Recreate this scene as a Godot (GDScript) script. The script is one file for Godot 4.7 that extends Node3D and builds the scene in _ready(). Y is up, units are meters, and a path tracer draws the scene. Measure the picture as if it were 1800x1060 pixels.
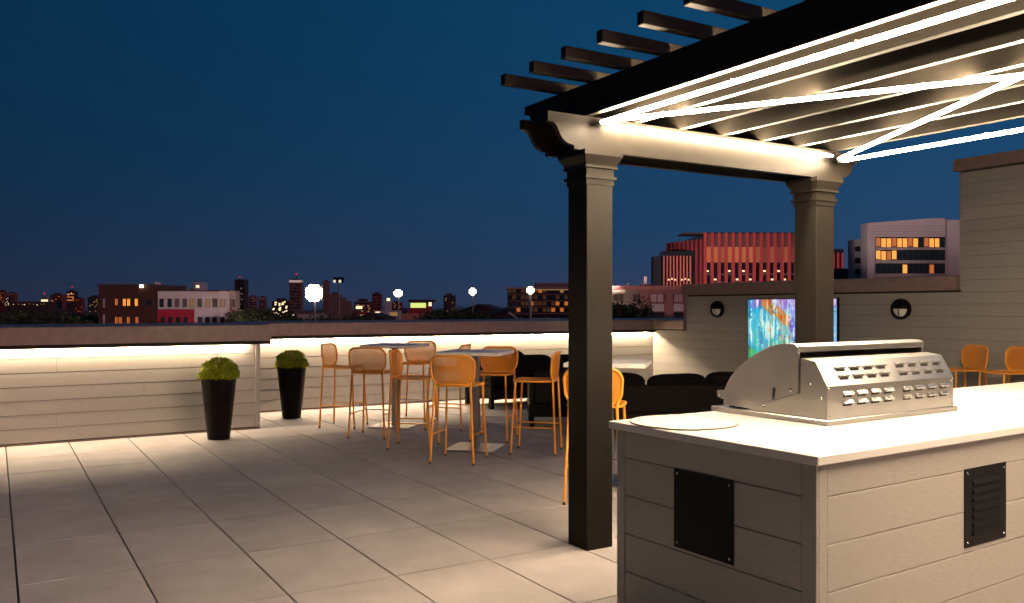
extends Node3D

const EYE := 1.53            # camera height above the terrace floor
const STREET := -14.0        # street level below the terrace
var town := Basis(Vector3.UP, deg_to_rad(-31.21))   # the town's street grid is turned against the terrace
var rng := RandomNumberGenerator.new()
var cached := {}
var M := {}

func _ready() -> void:
	rng.seed = 4711
	var cam := Camera3D.new()
	cam.name = "camera"
	cam.near = 0.05
	cam.far = 9000.0
	cam.projection = Camera3D.PROJECTION_FRUSTUM
	cam.size = 0.05 * 1060.0 / 1502.0
	cam.frustum_offset = Vector2(0, 0.05 * 11.0 / 1502.0)
	cam.position = Vector3(0, EYE, 0)
	cam.rotation.y = deg_to_rad(-31.21)
	cam.current = true
	add_child(cam)

	var air := PanoramaSkyMaterial.new()
	air.panorama = dusk_sky()
	air.filter = true
	var env := Environment.new()
	env.background_mode = Environment.BG_SKY
	env.sky = Sky.new()
	env.sky.sky_material = air
	env.background_energy_multiplier = 1.0
	env.tonemap_mode = Environment.TONE_MAPPER_LINEAR
	env.tonemap_exposure = 1.1
	env.sdfgi_enabled = true
	env.ssao_enabled = true
	env.ssil_enabled = true
	var we := WorldEnvironment.new()
	we.name = "world_environment"
	we.environment = env
	add_child(we)

	var dusk := DirectionalLight3D.new()      # the last glow of the western sky, behind the camera
	dusk.name = "afterglow"
	dusk.light_energy = 0.2
	dusk.light_color = Color(1.0, 0.72, 0.66)
	dusk.light_angular_distance = 25.0
	dusk.sky_mode = DirectionalLight3D.SKY_MODE_LIGHT_ONLY
	dusk.shadow_enabled = true
	dusk.rotation_degrees = Vector3(-15, 17, 0)
	add_child(dusk)

	materials()
	terrace()
	parapets()
	tall_wall()
	pergola()
	lights()
	counter()
	grill()
	furniture()
	planters()
	wall_fixtures()
	town_left()
	town_middle()
	town_right()
	trees()

func dusk_sky() -> ImageTexture:            # clear air after sunset: blue overhead, mauve haze low down, brighter towards the afterglow
	var w := 1024
	var h := 512
	var im := Image.create_empty(w, h, false, Image.FORMAT_RGBF)
	var n := FastNoiseLite.new()
	n.seed = 5
	n.frequency = 1.6
	n.fractal_octaves = 5
	for y in h:
		var up := (0.5 - (y + 0.5) / h) * PI
		for x in w:
			var d := Vector3(sin(TAU * (x + 0.5) / w) * cos(up), sin(up), -cos(TAU * (x + 0.5) / w) * cos(up))   # checked against the bearing below
			var bearing := atan2(d.x, -d.z)
			var west := 0.5 + 0.5 * cos(bearing - deg_to_rad(112.0)) * cos(up)
			var low := exp(-maxf(up, 0.0) / deg_to_rad(6.5))
			var haze := n.get_noise_3dv(Vector3(d.x, d.y * 3.0, d.z) * 1.2)
			low = clampf(low * (1.0 + 0.22 * haze), 0.0, 1.0)
			var c := Vector3(0.0030, 0.056, 0.142).lerp(Vector3(0.034, 0.052, 0.112), low)
			c *= 0.12 + 1.06 * west
			c *= 1.0 + 0.05 * haze
			if up < 0.0:
				c *= 0.5
			im.set_pixel(x, y, Color(c.x, c.y, c.z))
	return ImageTexture.create_from_image(im)

# ------------------------------------------------------------------ helpers: nodes
func thing(called: String, label: String, category: String, at := Vector3.ZERO, turn := 0.0, group := "") -> Node3D:
	var o := Node3D.new()
	o.name = numbered(called, self)
	add_child(o)
	o.position = at
	o.rotation.y = turn
	o.set_meta("label", label)
	o.set_meta("category", category)
	if group != "":
		o.set_meta("group", group)
	return o

func numbered(called: String, parent: Node) -> String:
	if not parent.has_node(called):
		return called
	var k := 1
	while parent.has_node("%s_%03d" % [called, k]):
		k += 1
	return "%s_%03d" % [called, k]

func part(called: String, mesh: Mesh, mat: Material, parent: Node, at := Vector3.ZERO, turn := Basis.IDENTITY) -> MeshInstance3D:
	var o := MeshInstance3D.new()
	o.mesh = mesh
	o.material_override = mat
	o.transform = Transform3D(turn, at)
	if parent.has_meta("count_" + called):
		var k: int = parent.get_meta("count_" + called)
		o.name = "%s_%03d" % [called, k]
		parent.set_meta("count_" + called, k + 1)
	else:
		o.name = called
		parent.set_meta("count_" + called, 1)
	parent.add_child(o, true)
	return o

func dup(o: Node3D, at: Vector3, turn: float, label: String) -> Node3D:
	var r: Node3D = o.duplicate()
	r.name = numbered(String(o.name), self)
	add_child(r)
	r.position = at
	r.rotation.y = turn
	r.set_meta("label", label)
	return r

# ------------------------------------------------------------------ helpers: shapes
func tool() -> SurfaceTool:
	var st := SurfaceTool.new()
	st.begin(Mesh.PRIMITIVE_TRIANGLES)
	st.set_smooth_group(-1)
	return st

func done(st: SurfaceTool) -> ArrayMesh:
	st.generate_normals()
	return st.commit()

func tri(st: SurfaceTool, a: Vector3, b: Vector3, c: Vector3) -> void:   # counter-clockwise seen from outside
	st.add_vertex(a)
	st.add_vertex(c)
	st.add_vertex(b)

func quad(st: SurfaceTool, a: Vector3, b: Vector3, c: Vector3, d: Vector3) -> void:
	tri(st, a, b, c)
	tri(st, a, c, d)

func face_out(st: SurfaceTool, p: Array, mid: Vector3) -> void:         # a convex face, turned away from mid
	var n: Vector3 = (p[1] - p[0]).cross(p[2] - p[0])
	if n.dot(p[0] - mid) < 0.0:
		p.reverse()
	for k in range(1, p.size() - 1):
		tri(st, p[0], p[k], p[k + 1])

func add_box(st: SurfaceTool, c: Vector3, size: Vector3, bev := 0.0, turn := Basis.IDENTITY) -> void:
	var h := size / 2.0
	var b: float = min(bev, min(h.x, min(h.y, h.z)) * 0.6)
	var ax := [Vector3.RIGHT, Vector3.UP, Vector3.BACK]
	for i in 3:
		for s in [-1.0, 1.0]:
			var j := (i + 1) % 3
			var k := (i + 2) % 3
			var p := []
			for q in [[-1, -1], [1, -1], [1, 1], [-1, 1]]:
				p.append(c + turn * (ax[i] * h[i] * s + ax[j] * (h[j] - b) * q[0] + ax[k] * (h[k] - b) * q[1]))
			face_out(st, p, c)
	if b <= 0.0:
		return
	for i in 3:
		var j := (i + 1) % 3
		var k := (i + 2) % 3
		for s in [-1.0, 1.0]:
			for t in [-1.0, 1.0]:
				var p := []
				for e in [[-1, 0], [1, 0], [1, 1], [-1, 1]]:
					var u: float = h[j] if e[1] == 0 else h[j] - b
					var v: float = h[k] - b if e[1] == 0 else h[k]
					p.append(c + turn * (ax[i] * (h[i] - b) * e[0] + ax[j] * u * s + ax[k] * v * t))
				face_out(st, p, c)
	for sx in [-1.0, 1.0]:
		for sy in [-1.0, 1.0]:
			for sz in [-1.0, 1.0]:
				face_out(st, [c + turn * Vector3(h.x * sx, (h.y - b) * sy, (h.z - b) * sz), c + turn * Vector3((h.x - b) * sx, h.y * sy, (h.z - b) * sz), c + turn * Vector3((h.x - b) * sx, (h.y - b) * sy, h.z * sz)], c)

func boxm(size: Vector3, bev := 0.0) -> ArrayMesh:                       # boxes of one size share a mesh
	var key := "%.4f %.4f %.4f %.4f" % [size.x, size.y, size.z, bev]
	if not cached.has(key):
		var st := tool()
		add_box(st, Vector3.ZERO, size, bev)
		cached[key] = done(st)
	return cached[key]

func bx(called: String, parent: Node, mat: Material, lo: Vector3, hi: Vector3, bev := 0.0) -> MeshInstance3D:
	return part(called, boxm(hi - lo, bev), mat, parent, (lo + hi) / 2.0)

func add_tube(st: SurfaceTool, pts: Array, r: float, sides := 8, closed := false, r_end := -1.0) -> void:
	st.set_smooth_group(1)
	var n := pts.size()
	var rings := []
	var up := Vector3.ZERO
	for i in n:
		var before: Vector3 = pts[(i - 1 + n) % n] if closed or i > 0 else pts[i]
		var after: Vector3 = pts[(i + 1) % n] if closed or i < n - 1 else pts[i]
		var t := (after - before).normalized()
		if up == Vector3.ZERO:
			up = t.cross(Vector3(0.31, 0.86, 0.4)).normalized()
		up = (up - t * up.dot(t)).normalized()
		var side := t.cross(up)
		var rr := r if r_end < 0.0 else lerpf(r, r_end, float(i) / (n - 1))
		var ring := []
		for k in sides:
			var a := TAU * k / sides
			ring.append(pts[i] + (up * cos(a) + side * sin(a)) * rr)
		rings.append(ring)
	for i in (n if closed else n - 1):
		var p: Array = rings[i]
		var q: Array = rings[(i + 1) % n]
		var off := 0
		if closed and i == n - 1:                                         # where the ring closes, join to the nearest corner
			var best := 1e9
			for k in sides:
				var dd: float = p[0].distance_to(q[k])
				if dd < best:
					best = dd
					off = k
		for k in sides:
			var l := (k + 1) % sides
			quad(st, p[k], p[l], q[(l + off) % sides], q[(k + off) % sides])
	st.set_smooth_group(-1)
	if not closed:
		for k in range(1, sides - 1):
			tri(st, rings[0][0], rings[0][k + 1], rings[0][k])
			tri(st, rings[n - 1][0], rings[n - 1][k], rings[n - 1][k + 1])

func tubem(pts: Array, r: float, sides := 8, closed := false) -> ArrayMesh:
	var st := tool()
	add_tube(st, pts, r, sides, closed)
	return done(st)

func lathe(profile: Array, sides := 28, smooth := true) -> ArrayMesh:    # profile of (radius, height), from the bottom up
	var st := tool()
	for i in profile.size() - 1:
		var a: Vector2 = profile[i]
		var b: Vector2 = profile[i + 1]
		st.set_smooth_group(i + 2 if smooth else -1)
		for k in sides:
			var t := TAU * k / sides
			var u := TAU * (k + 1) / sides
			quad(st, Vector3(sin(t) * a.x, a.y, cos(t) * a.x), Vector3(sin(u) * a.x, a.y, cos(u) * a.x), Vector3(sin(u) * b.x, b.y, cos(u) * b.x), Vector3(sin(t) * b.x, b.y, cos(t) * b.x))
	return done(st)

func add_prism(st: SurfaceTool, poly: PackedVector2Array, thick: float, origin: Vector3, ex: Vector3, ey: Vector3) -> void:
	# an outline in the plane of ex and ey, given thickness along ex x ey, centred
	if Geometry2D.is_polygon_clockwise(poly):
		poly.reverse()
	var ez := ex.cross(ey) * thick / 2.0
	var idx := Geometry2D.triangulate_polygon(poly)
	for k in range(0, idx.size(), 3):
		var a := origin + ex * poly[idx[k]].x + ey * poly[idx[k]].y
		var b := origin + ex * poly[idx[k + 1]].x + ey * poly[idx[k + 1]].y
		var c := origin + ex * poly[idx[k + 2]].x + ey * poly[idx[k + 2]].y
		if (b - a).cross(c - a).dot(ez) < 0.0:
			var s := b
			b = c
			c = s
		tri(st, a + ez, b + ez, c + ez)
		tri(st, a - ez, c - ez, b - ez)
	for k in poly.size():
		var l := (k + 1) % poly.size()
		var a := origin + ex * poly[k].x + ey * poly[k].y
		var b := origin + ex * poly[l].x + ey * poly[l].y
		quad(st, a - ez, b - ez, b + ez, a + ez)

func prism(poly: Array, thick: float, ex: Vector3, ey: Vector3) -> ArrayMesh:
	var st := tool()
	add_prism(st, PackedVector2Array(poly), thick, Vector3.ZERO, ex, ey)
	return done(st)

func pillow(size: Vector3, sag := 0.0) -> ArrayMesh:                     # a soft cushion
	var st := tool()
	st.set_smooth_group(1)
	var nu := 18
	var nv := 10
	var g := []
	for j in nv + 1:
		var row := []
		var v := -PI / 2 + PI * j / nv
		for i in nu:
			var u := TAU * i / nu
			var cu := cos(u)
			var su := sin(u)
			var cv := cos(v)
			var sv := sin(v)
			var p := Vector3(signf(cu) * pow(absf(cu), 0.45) * pow(absf(cv), 0.45), signf(sv) * pow(absf(sv), 0.8), signf(su) * pow(absf(su), 0.45) * pow(absf(cv), 0.45)) * size / 2.0
			p.y += sag * sin(p.x * 9.0 + 1.0) * cos(p.z * 7.0)
			row.append(p)
		g.append(row)
	for j in nv:
		for i in nu:
			var k := (i + 1) % nu
			quad(st, g[j][k], g[j][i], g[j + 1][i], g[j + 1][k])
	return done(st)

# ------------------------------------------------------------------ materials
func linear(r: float, g: float, b: float) -> Color:
	return Color(r, g, b).linear_to_srgb()

func grain(freq: float, lo: float, hi: float, octaves := 4, seed_ := 1, stretch := Vector2.ONE, side := 512) -> NoiseTexture2D:
	var t := NoiseTexture2D.new()
	t.width = side
	t.height = side
	t.seamless = true
	t.generate_mipmaps = false
	var n := FastNoiseLite.new()
	n.seed = seed_
	n.frequency = freq
	n.fractal_octaves = octaves
	n.noise_type = FastNoiseLite.TYPE_SIMPLEX_SMOOTH
	t.noise = n
	var g := Gradient.new()
	g.offsets = PackedFloat32Array([0.0, 1.0])
	g.colors = PackedColorArray([Color(lo, lo, lo), Color(hi, hi, hi)])
	t.color_ramp = g
	return t

func mat(called: String, c: Color, rough := 0.6, metal := 0.0) -> StandardMaterial3D:
	var m := StandardMaterial3D.new()
	m.resource_name = called
	m.albedo_color = c
	m.roughness = rough
	m.metallic = metal
	M[called] = m
	return m

func textured(m: StandardMaterial3D, t: Texture2D, scale: Vector3, bump := 0.0, bt: Texture2D = null) -> void:
	m.albedo_texture = t
	m.uv1_triplanar = true
	m.uv1_world_triplanar = true
	m.uv1_scale = scale
	if bump > 0.0:
		m.heightmap_enabled = true
		m.heightmap_texture = bt if bt else t
		m.heightmap_scale = bump

func glow(called: String, c: Color, energy: float) -> StandardMaterial3D:
	var m := mat(called, linear(0.06, 0.06, 0.06), 0.3)
	m.emission_enabled = true
	m.emission = c
	m.emission_energy_multiplier = energy
	return m

func materials() -> void:
	var speck := grain(0.22, 0.80, 1.0, 3, 3, Vector2.ONE, 1024)
	var cloudy := grain(0.014, 0.87, 1.0, 5, 8)
	var pits := grain(0.25, 0.0, 1.0, 3, 21, Vector2.ONE, 1024)
	for k in 4:
		var tone: float = [1.0, 0.92, 1.07, 0.97][k]
		var m := mat("paver%d" % k, linear(0.395 * tone, 0.362 * tone, 0.362 * tone), 0.72)
		textured(m, speck, Vector3(1.15, 1.15, 1.15), 0.008, pits)
		m.uv1_offset = Vector3(0.37 * k, 0.2 * k, 0.61 * k)
		m.detail_enabled = true
		m.detail_blend_mode = BaseMaterial3D.BLEND_MODE_MUL
		m.detail_albedo = cloudy
		m.detail_uv_layer = BaseMaterial3D.DETAIL_UV_2
		m.uv2_triplanar = true
		m.uv2_world_triplanar = true
		m.uv2_scale = Vector3(0.29, 0.29, 0.29)
		m.uv2_offset = Vector3(0.23 * k, 0.4 * k, 0.31 * k)
	var m := mat("substrate", linear(0.02, 0.018, 0.016), 0.95)
	var wood := grain(0.03, 0.93, 1.0, 5, 12)
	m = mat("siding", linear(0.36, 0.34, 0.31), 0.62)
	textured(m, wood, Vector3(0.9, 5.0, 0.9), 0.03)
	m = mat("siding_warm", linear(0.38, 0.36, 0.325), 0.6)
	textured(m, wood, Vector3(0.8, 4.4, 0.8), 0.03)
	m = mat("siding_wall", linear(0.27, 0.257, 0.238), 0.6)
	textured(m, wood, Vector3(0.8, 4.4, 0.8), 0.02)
	m = mat("counter_board", linear(0.265, 0.252, 0.236), 0.5)
	textured(m, grain(0.03, 0.90, 1.0, 4, 13), Vector3(0.8, 6.0, 0.8), 0.01)
	m = mat("coping", linear(0.225, 0.155, 0.135), 0.4)
	textured(m, grain(0.02, 0.88, 1.0, 4, 31), Vector3(0.7, 0.7, 0.7))
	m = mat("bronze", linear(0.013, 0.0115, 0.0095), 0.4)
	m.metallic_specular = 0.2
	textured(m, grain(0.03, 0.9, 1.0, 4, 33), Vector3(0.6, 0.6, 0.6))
	m = mat("quartz", linear(0.48, 0.468, 0.462), 0.28)
	textured(m, grain(0.12, 0.93, 1.0, 4, 35), Vector3(1.5, 1.5, 1.5))
	m = mat("steel", linear(0.55, 0.54, 0.525), 0.29, 1.0)
	textured(m, grain(0.012, 0.94, 1.0, 3, 37), Vector3(0.7, 0.7, 0.7))
	mat("steel_plain", linear(0.58, 0.56, 0.54), 0.24, 1.0)
	mat("steel_dark", linear(0.05, 0.05, 0.05), 0.35, 0.6)
	mat("black_metal", linear(0.005, 0.005, 0.006), 0.5).metallic_specular = 0.2
	mat("void", linear(0.004, 0.004, 0.004), 0.9)
	m = mat("orange", linear(0.76, 0.30, 0.026), 0.42)
	m = mat("orange_mesh", linear(0.80, 0.30, 0.028), 0.55)
	m.backlight_enabled = true
	m.backlight = Color(0.7, 0.45, 0.08)
	m.transparency = BaseMaterial3D.TRANSPARENCY_ALPHA
	m.albedo_color.a = 0.77
	mat("foot_cap", linear(0.05, 0.02, 0.01), 0.6)
	m = mat("table_top", linear(0.66, 0.63, 0.62), 0.5)
	textured(m, grain(0.1, 0.9, 1.0, 4, 41), Vector3(2, 2, 2))
	m = mat("wicker", linear(0.010, 0.0085, 0.0075), 0.6)
	m.metallic_specular = 0.2
	textured(m, grain(0.2, 0.5, 1.0, 2, 43), Vector3(3, 9, 3), 0.2)
	m = mat("cushion", linear(0.009, 0.008, 0.008), 0.9)
	m.metallic_specular = 0.12
	textured(m, grain(0.15, 0.7, 1.0, 3, 44), Vector3(4, 4, 4), 0.05)
	m = mat("planter", linear(0.007, 0.006, 0.0055), 0.4)
	m.metallic_specular = 0.22
	mat("soil", linear(0.03, 0.02, 0.013), 0.95)
	m = mat("box_leaf", Color.WHITE, 0.5)
	m.vertex_color_use_as_albedo = true
	m.backlight_enabled = true
	m.backlight = Color(1.0, 1.0, 0.3)
	m = mat("tree_leaf", Color.WHITE, 0.7)
	m.vertex_color_use_as_albedo = true
	mat("bark", linear(0.05, 0.04, 0.03), 0.9)
	glow("led", Color(1.0, 0.88, 0.73), 215.0)
	glow("flood", Color(1.0, 0.90, 0.78), 9.0)
	glow("flood_dim", Color(1.0, 0.90, 0.80), 0.8)
	mat("galvanised", linear(0.25, 0.25, 0.26), 0.5, 0.4)
	# the town
	mat("street", linear(0.02, 0.02, 0.022), 0.9)
	var brick := grain(0.2, 0.7, 1.0, 3, 51)
	for e in [["brown_brick", 0.075, 0.022, 0.015], ["white_panel", 0.66, 0.60, 0.60], ["crimson", 0.46, 0.02, 0.05], ["beige", 0.42, 0.34, 0.27], ["pink_brick", 0.42, 0.19, 0.18], ["pale_concrete", 0.62, 0.56, 0.57], ["dark_glass", 0.02, 0.022, 0.028], ["mauve", 0.24, 0.13, 0.13], ["far_red", 0.25, 0.05, 0.045], ["far_dark", 0.07, 0.04, 0.045], ["slate", 0.06, 0.06, 0.075], ["fin_red", 0.58, 0.065, 0.075], ["bronze_panel", 0.20, 0.085, 0.07], ["tan_panel", 0.55, 0.30, 0.19], ["salmon", 0.6, 0.25, 0.21]]:
		m = mat(e[0], linear(e[1], e[2], e[3]), 0.75)
		textured(m, brick, Vector3(0.12, 0.12, 0.12))
	M.dark_glass.roughness = 0.12
	M.dark_glass.albedo_texture = null
	glow("window_bright", Color(1.0, 0.63, 0.26), 1.1)
	glow("window_warm", Color(1.0, 0.55, 0.24), 0.42)
	glow("window_soft", Color(0.9, 0.66, 0.4), 0.32)
	glow("window_white", Color(1.0, 0.86, 0.66), 1.4)
	glow("window_dim", Color(0.75, 0.5, 0.3), 0.06)
	glow("beacon", Color(1.0, 0.12, 0.2), 0.8)
	glow("wash_light", Color(1.0, 0.52, 0.27), 0.34)
	glow("sign_light", Color(0.85, 0.9, 0.5), 1.0)
	m = mat("lid", linear(0.44, 0.42, 0.385), 0.42, 0.5)
	mat("lid_rim", linear(0.10, 0.09, 0.07), 0.5, 0.5)
	glow("lit_crown", Color(1.0, 0.85, 0.82), 0.35)
	mat("pale_pane", linear(0.5, 0.36, 0.36), 0.3)
	mat("salmon_fin", linear(0.62, 0.16, 0.11), 0.6)
	mat("night_pane", linear(0.016, 0.03, 0.026), 0.15)
	glow("wash_mid", Color(0.95, 0.46, 0.25), 0.26)
	glow("wash_dim", Color(0.85, 0.36, 0.22), 0.17)
	mat("lamp_glass", linear(0.75, 0.72, 0.66), 0.35)

# ------------------------------------------------------------------ the terrace
func terrace() -> void:
	var b := thing("terrace_building", "building that carries the paved roof terrace", "building", Vector3(2, STREET, -3.5))
	b.set_meta("kind", "structure")
	bx("block", b, M.mauve, Vector3(-16, 0, -9.4), Vector3(9.3, 13.85, 9), 0.0)
	var f := Node3D.new()
	f.name = "terrace_floor"
	add_child(f)
	f.set_meta("kind", "structure")
	f.set_meta("label", "concrete paver floor of the roof terrace")
	bx("substrate", f, M.substrate, Vector3(-9, -0.148, -12.9), Vector3(11.2, -0.055, 5), 0.0)
	var rest := tool()
	for i in range(-15, 18):
		for j in range(-4, 16):
			var x := 0.108 + 0.6165 * i
			var z := -9.10 + 0.917 * j
			var size := Vector3(0.6070, 0.045, 0.9095)
			if x + 0.6165 < 2.9 and z + 0.917 < -10.94 or z < -12.9:
				continue
			var c := Vector3(x + 0.30825, -0.0225 + rng.randf_range(-0.0006, 0.0006), z + 0.4585)
			if i >= -3 and j <= 10:
				part("paver", boxm(size, 0.0015), M["paver%d" % rng.randi_range(0, 3)], f, c)
			else:
				add_box(rest, c, size)
	var r := part("paver_field", done(rest), M.paver0, f)
	r.set_meta("kind", "stuff")

func board_mesh(length: float, pitch: float) -> ArrayMesh:
	var key := "board %.3f %.3f" % [length, pitch]
	if not cached.has(key):
		var h := pitch - 0.003
		cached[key] = prism([Vector2(0, 0), Vector2(0.0092, 0), Vector2(0.0108, 0.003), Vector2(0.0100, h - 0.003), Vector2(0.0085, h), Vector2(0, h)], length - 0.0025, Vector3.BACK, Vector3.UP)
	return cached[key]

func siding(parent: Node3D, x0: float, x1: float, row0: int, row1: int, y0: float, pitch: float, m: Material, longest: float, z := 0.0) -> void:
	for r in range(row0, row1):
		var x := x0
		var first := true
		while x < x1 - 0.01:
			var l := longest
			if first:
				l = longest * [0.35, 0.85, 0.6, 1.0][(r * 3 + 1) % 4]
				first = false
			var e: float = x + l
			if e > x1 or x1 - e < 0.3:
				e = x1
			part("siding_board", board_mesh(e - x, pitch), m, parent, Vector3((x + e) / 2.0, y0 + pitch * r, z))
			x = e

func coping(parent: Node3D, x0: float, x1: float, top: float, fascia: float, front: float, back: float, lip: float, name_ := "coping") -> void:
	var key := "coping %.3f %.3f %.3f %.3f" % [x1 - x0, fascia, front, back]
	if not cached.has(key):     # the top sheds water towards the deck
		cached[key] = prism([Vector2(front, -fascia), Vector2(front, -0.017), Vector2(front - 0.006, -0.0125), Vector2(back, 0.012), Vector2(back, -fascia)], x1 - x0, Vector3.BACK, Vector3.UP)
	part(name_, cached[key], M.coping, parent, Vector3((x0 + x1) / 2.0, top, 0))
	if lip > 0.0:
		bx("shade_lip", parent, M.bronze, Vector3(x0, top - fascia - lip, front - 0.032), Vector3(x1, top - fascia, front - 0.016), 0.002)  # dark bronze paints in the shade below the fascia overhang

func led_strip(x0: float, x1: float, y: float, z: float, label: String, energy: float) -> void:
	var t := thing("led_strip", label, "led light", Vector3((x0 + x1) / 2.0, y, z), 0.0, "led strips under the parapet copings")
	bx("channel", t, M.galvanised, Vector3((x0 - x1) / 2.0, 0.003, -0.010), Vector3((x1 - x0) / 2.0, 0.012, 0.010), 0.0)
	bx("diffuser", t, M.led, Vector3((x0 - x1) / 2.0, -0.004, -0.007), Vector3((x1 - x0) / 2.0, 0.003, 0.007), 0.0)
	area(t, Vector3(0, -0.006, 0), Vector3.RIGHT, Vector3(0, 1, 0), Vector2(x1 - x0, 0.014), energy, Color(1.0, 0.88, 0.72))

func area(parent: Node3D, at: Vector3, along: Vector3, up: Vector3, size: Vector2, energy: float, c: Color) -> void:
	var a := AreaLight3D.new()
	a.name = "light"
	a.area_size = size
	a.area_normalize_energy = true
	a.light_energy = energy
	a.light_color = c
	a.area_range = 30.0
	a.area_attenuation = 2.0
	a.shadow_enabled = true
	a.transform = Transform3D(Basis(along, up.cross(along), up), at)
	parent.add_child(a, true)

func parapets() -> void:
	var p := thing("parapet_wall", "low parapet of pale boards under a brown metal coping, behind the nearer planter", "wall", Vector3(0, 0, -10.93))
	bx("core", p, M.substrate, Vector3(-8, -0.05, -0.4), Vector3(2.868, 1.11, -0.001))
	siding(p, -8, 2.823, 0, 7, 0.028, 0.155, M.siding, 3.66)
	bx("corner_trim", p, M.siding, Vector3(2.826, 0.028, 0.0), Vector3(2.882, 1.11, 0.016), 0.002)
	bx("corner_trim", p, M.siding, Vector3(2.8685, 0.028, -0.40), Vector3(2.8825, 1.11, -0.001), 0.002)
	bx("base_flashing", p, M.coping, Vector3(-8, 0.004, 0.0), Vector3(2.885, 0.016, 0.02), 0.0)
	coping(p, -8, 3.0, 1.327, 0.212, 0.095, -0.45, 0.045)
	p = thing("parapet_wall", "long low parapet at the back, pale boards under a brown metal coping, behind the bar stools", "wall", Vector3(0, 0, -12.55))
	bx("core", p, M.substrate, Vector3(2.0, -0.05, -0.4), Vector3(10.75, 1.10, -0.001))
	siding(p, 2.0, 10.745, 0, 7, 0.024, 0.155, M.siding_warm, 3.66)
	bx("base_flashing", p, M.coping, Vector3(2.0, 0.004, 0.0), Vector3(10.74, 0.014, 0.02), 0.0)
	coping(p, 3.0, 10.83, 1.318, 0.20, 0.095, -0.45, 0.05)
	led_strip(-7.8, 2.72, 1.092, -10.902, "long led strip glowing under the coping of the left parapet", 18.5)
	led_strip(2.95, 10.65, 1.090, -12.522, "long led strip glowing under the coping of the back parapet behind the stools", 19.5)

func tall_wall() -> void:
	var w := thing("stepped_wall", "tall stepped wall of pale grey boards on the right, with the television and round lamps", "wall", Vector3(10.75, 0, 0), -PI / 2)
	bx("core", w, M.substrate, Vector3(-12.95, -0.05, -0.4), Vector3(-11.61, 1.115, -0.001))
	bx("core", w, M.substrate, Vector3(-11.609, -0.05, -0.4), Vector3(-6.471, 1.76, -0.001))
	bx("core", w, M.substrate, Vector3(-6.47, -0.05, -0.4), Vector3(4.0, 3.30, -0.001))
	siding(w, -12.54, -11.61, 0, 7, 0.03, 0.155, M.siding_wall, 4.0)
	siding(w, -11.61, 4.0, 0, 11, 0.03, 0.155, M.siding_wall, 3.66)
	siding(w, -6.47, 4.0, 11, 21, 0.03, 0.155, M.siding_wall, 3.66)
	bx("corner_trim", w, M.siding_wall, Vector3(-6.486, 1.76, -0.4), Vector3(-6.4715, 3.30, 0.016), 0.002)
	bx("corner_trim", w, M.siding_wall, Vector3(-11.625, 1.115, -0.4), Vector3(-11.6105, 1.76, 0.016), 0.002)
	coping(w, -12.95, -11.62, 1.322, 0.19, 0.085, -0.45, 0.0)
	coping(w, -11.66, -6.49, 1.965, 0.205, 0.085, -0.45, 0.0)
	coping(w, -6.53, 4.1, 3.468, 0.165, 0.085, -0.45, 0.0)

# ------------------------------------------------------------------ the pergola
func ogee(x_far: float, x_near: float, height: float) -> Array:          # a beam's outline with the same scrolled tip at both ends
	var tip := [Vector2(0, 0), Vector2(0, -0.062), Vector2(0.028, -0.064), Vector2(0.050, -0.070), Vector2(0.066, -0.084), Vector2(0.078, -0.110), Vector2(0.092, -0.136), Vector2(0.112, -0.162), Vector2(0.140, -0.180), Vector2(0.172, -0.189), Vector2(0.196, -0.190), Vector2(0.197, -0.215)]
	var p := []
	for t in tip:
		p.append(Vector2(x_far + t.x, t.y * height / 0.215))
	tip.reverse()
	for t in tip:
		p.append(Vector2(x_near - t.x, t.y * height / 0.215))
	return p

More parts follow.
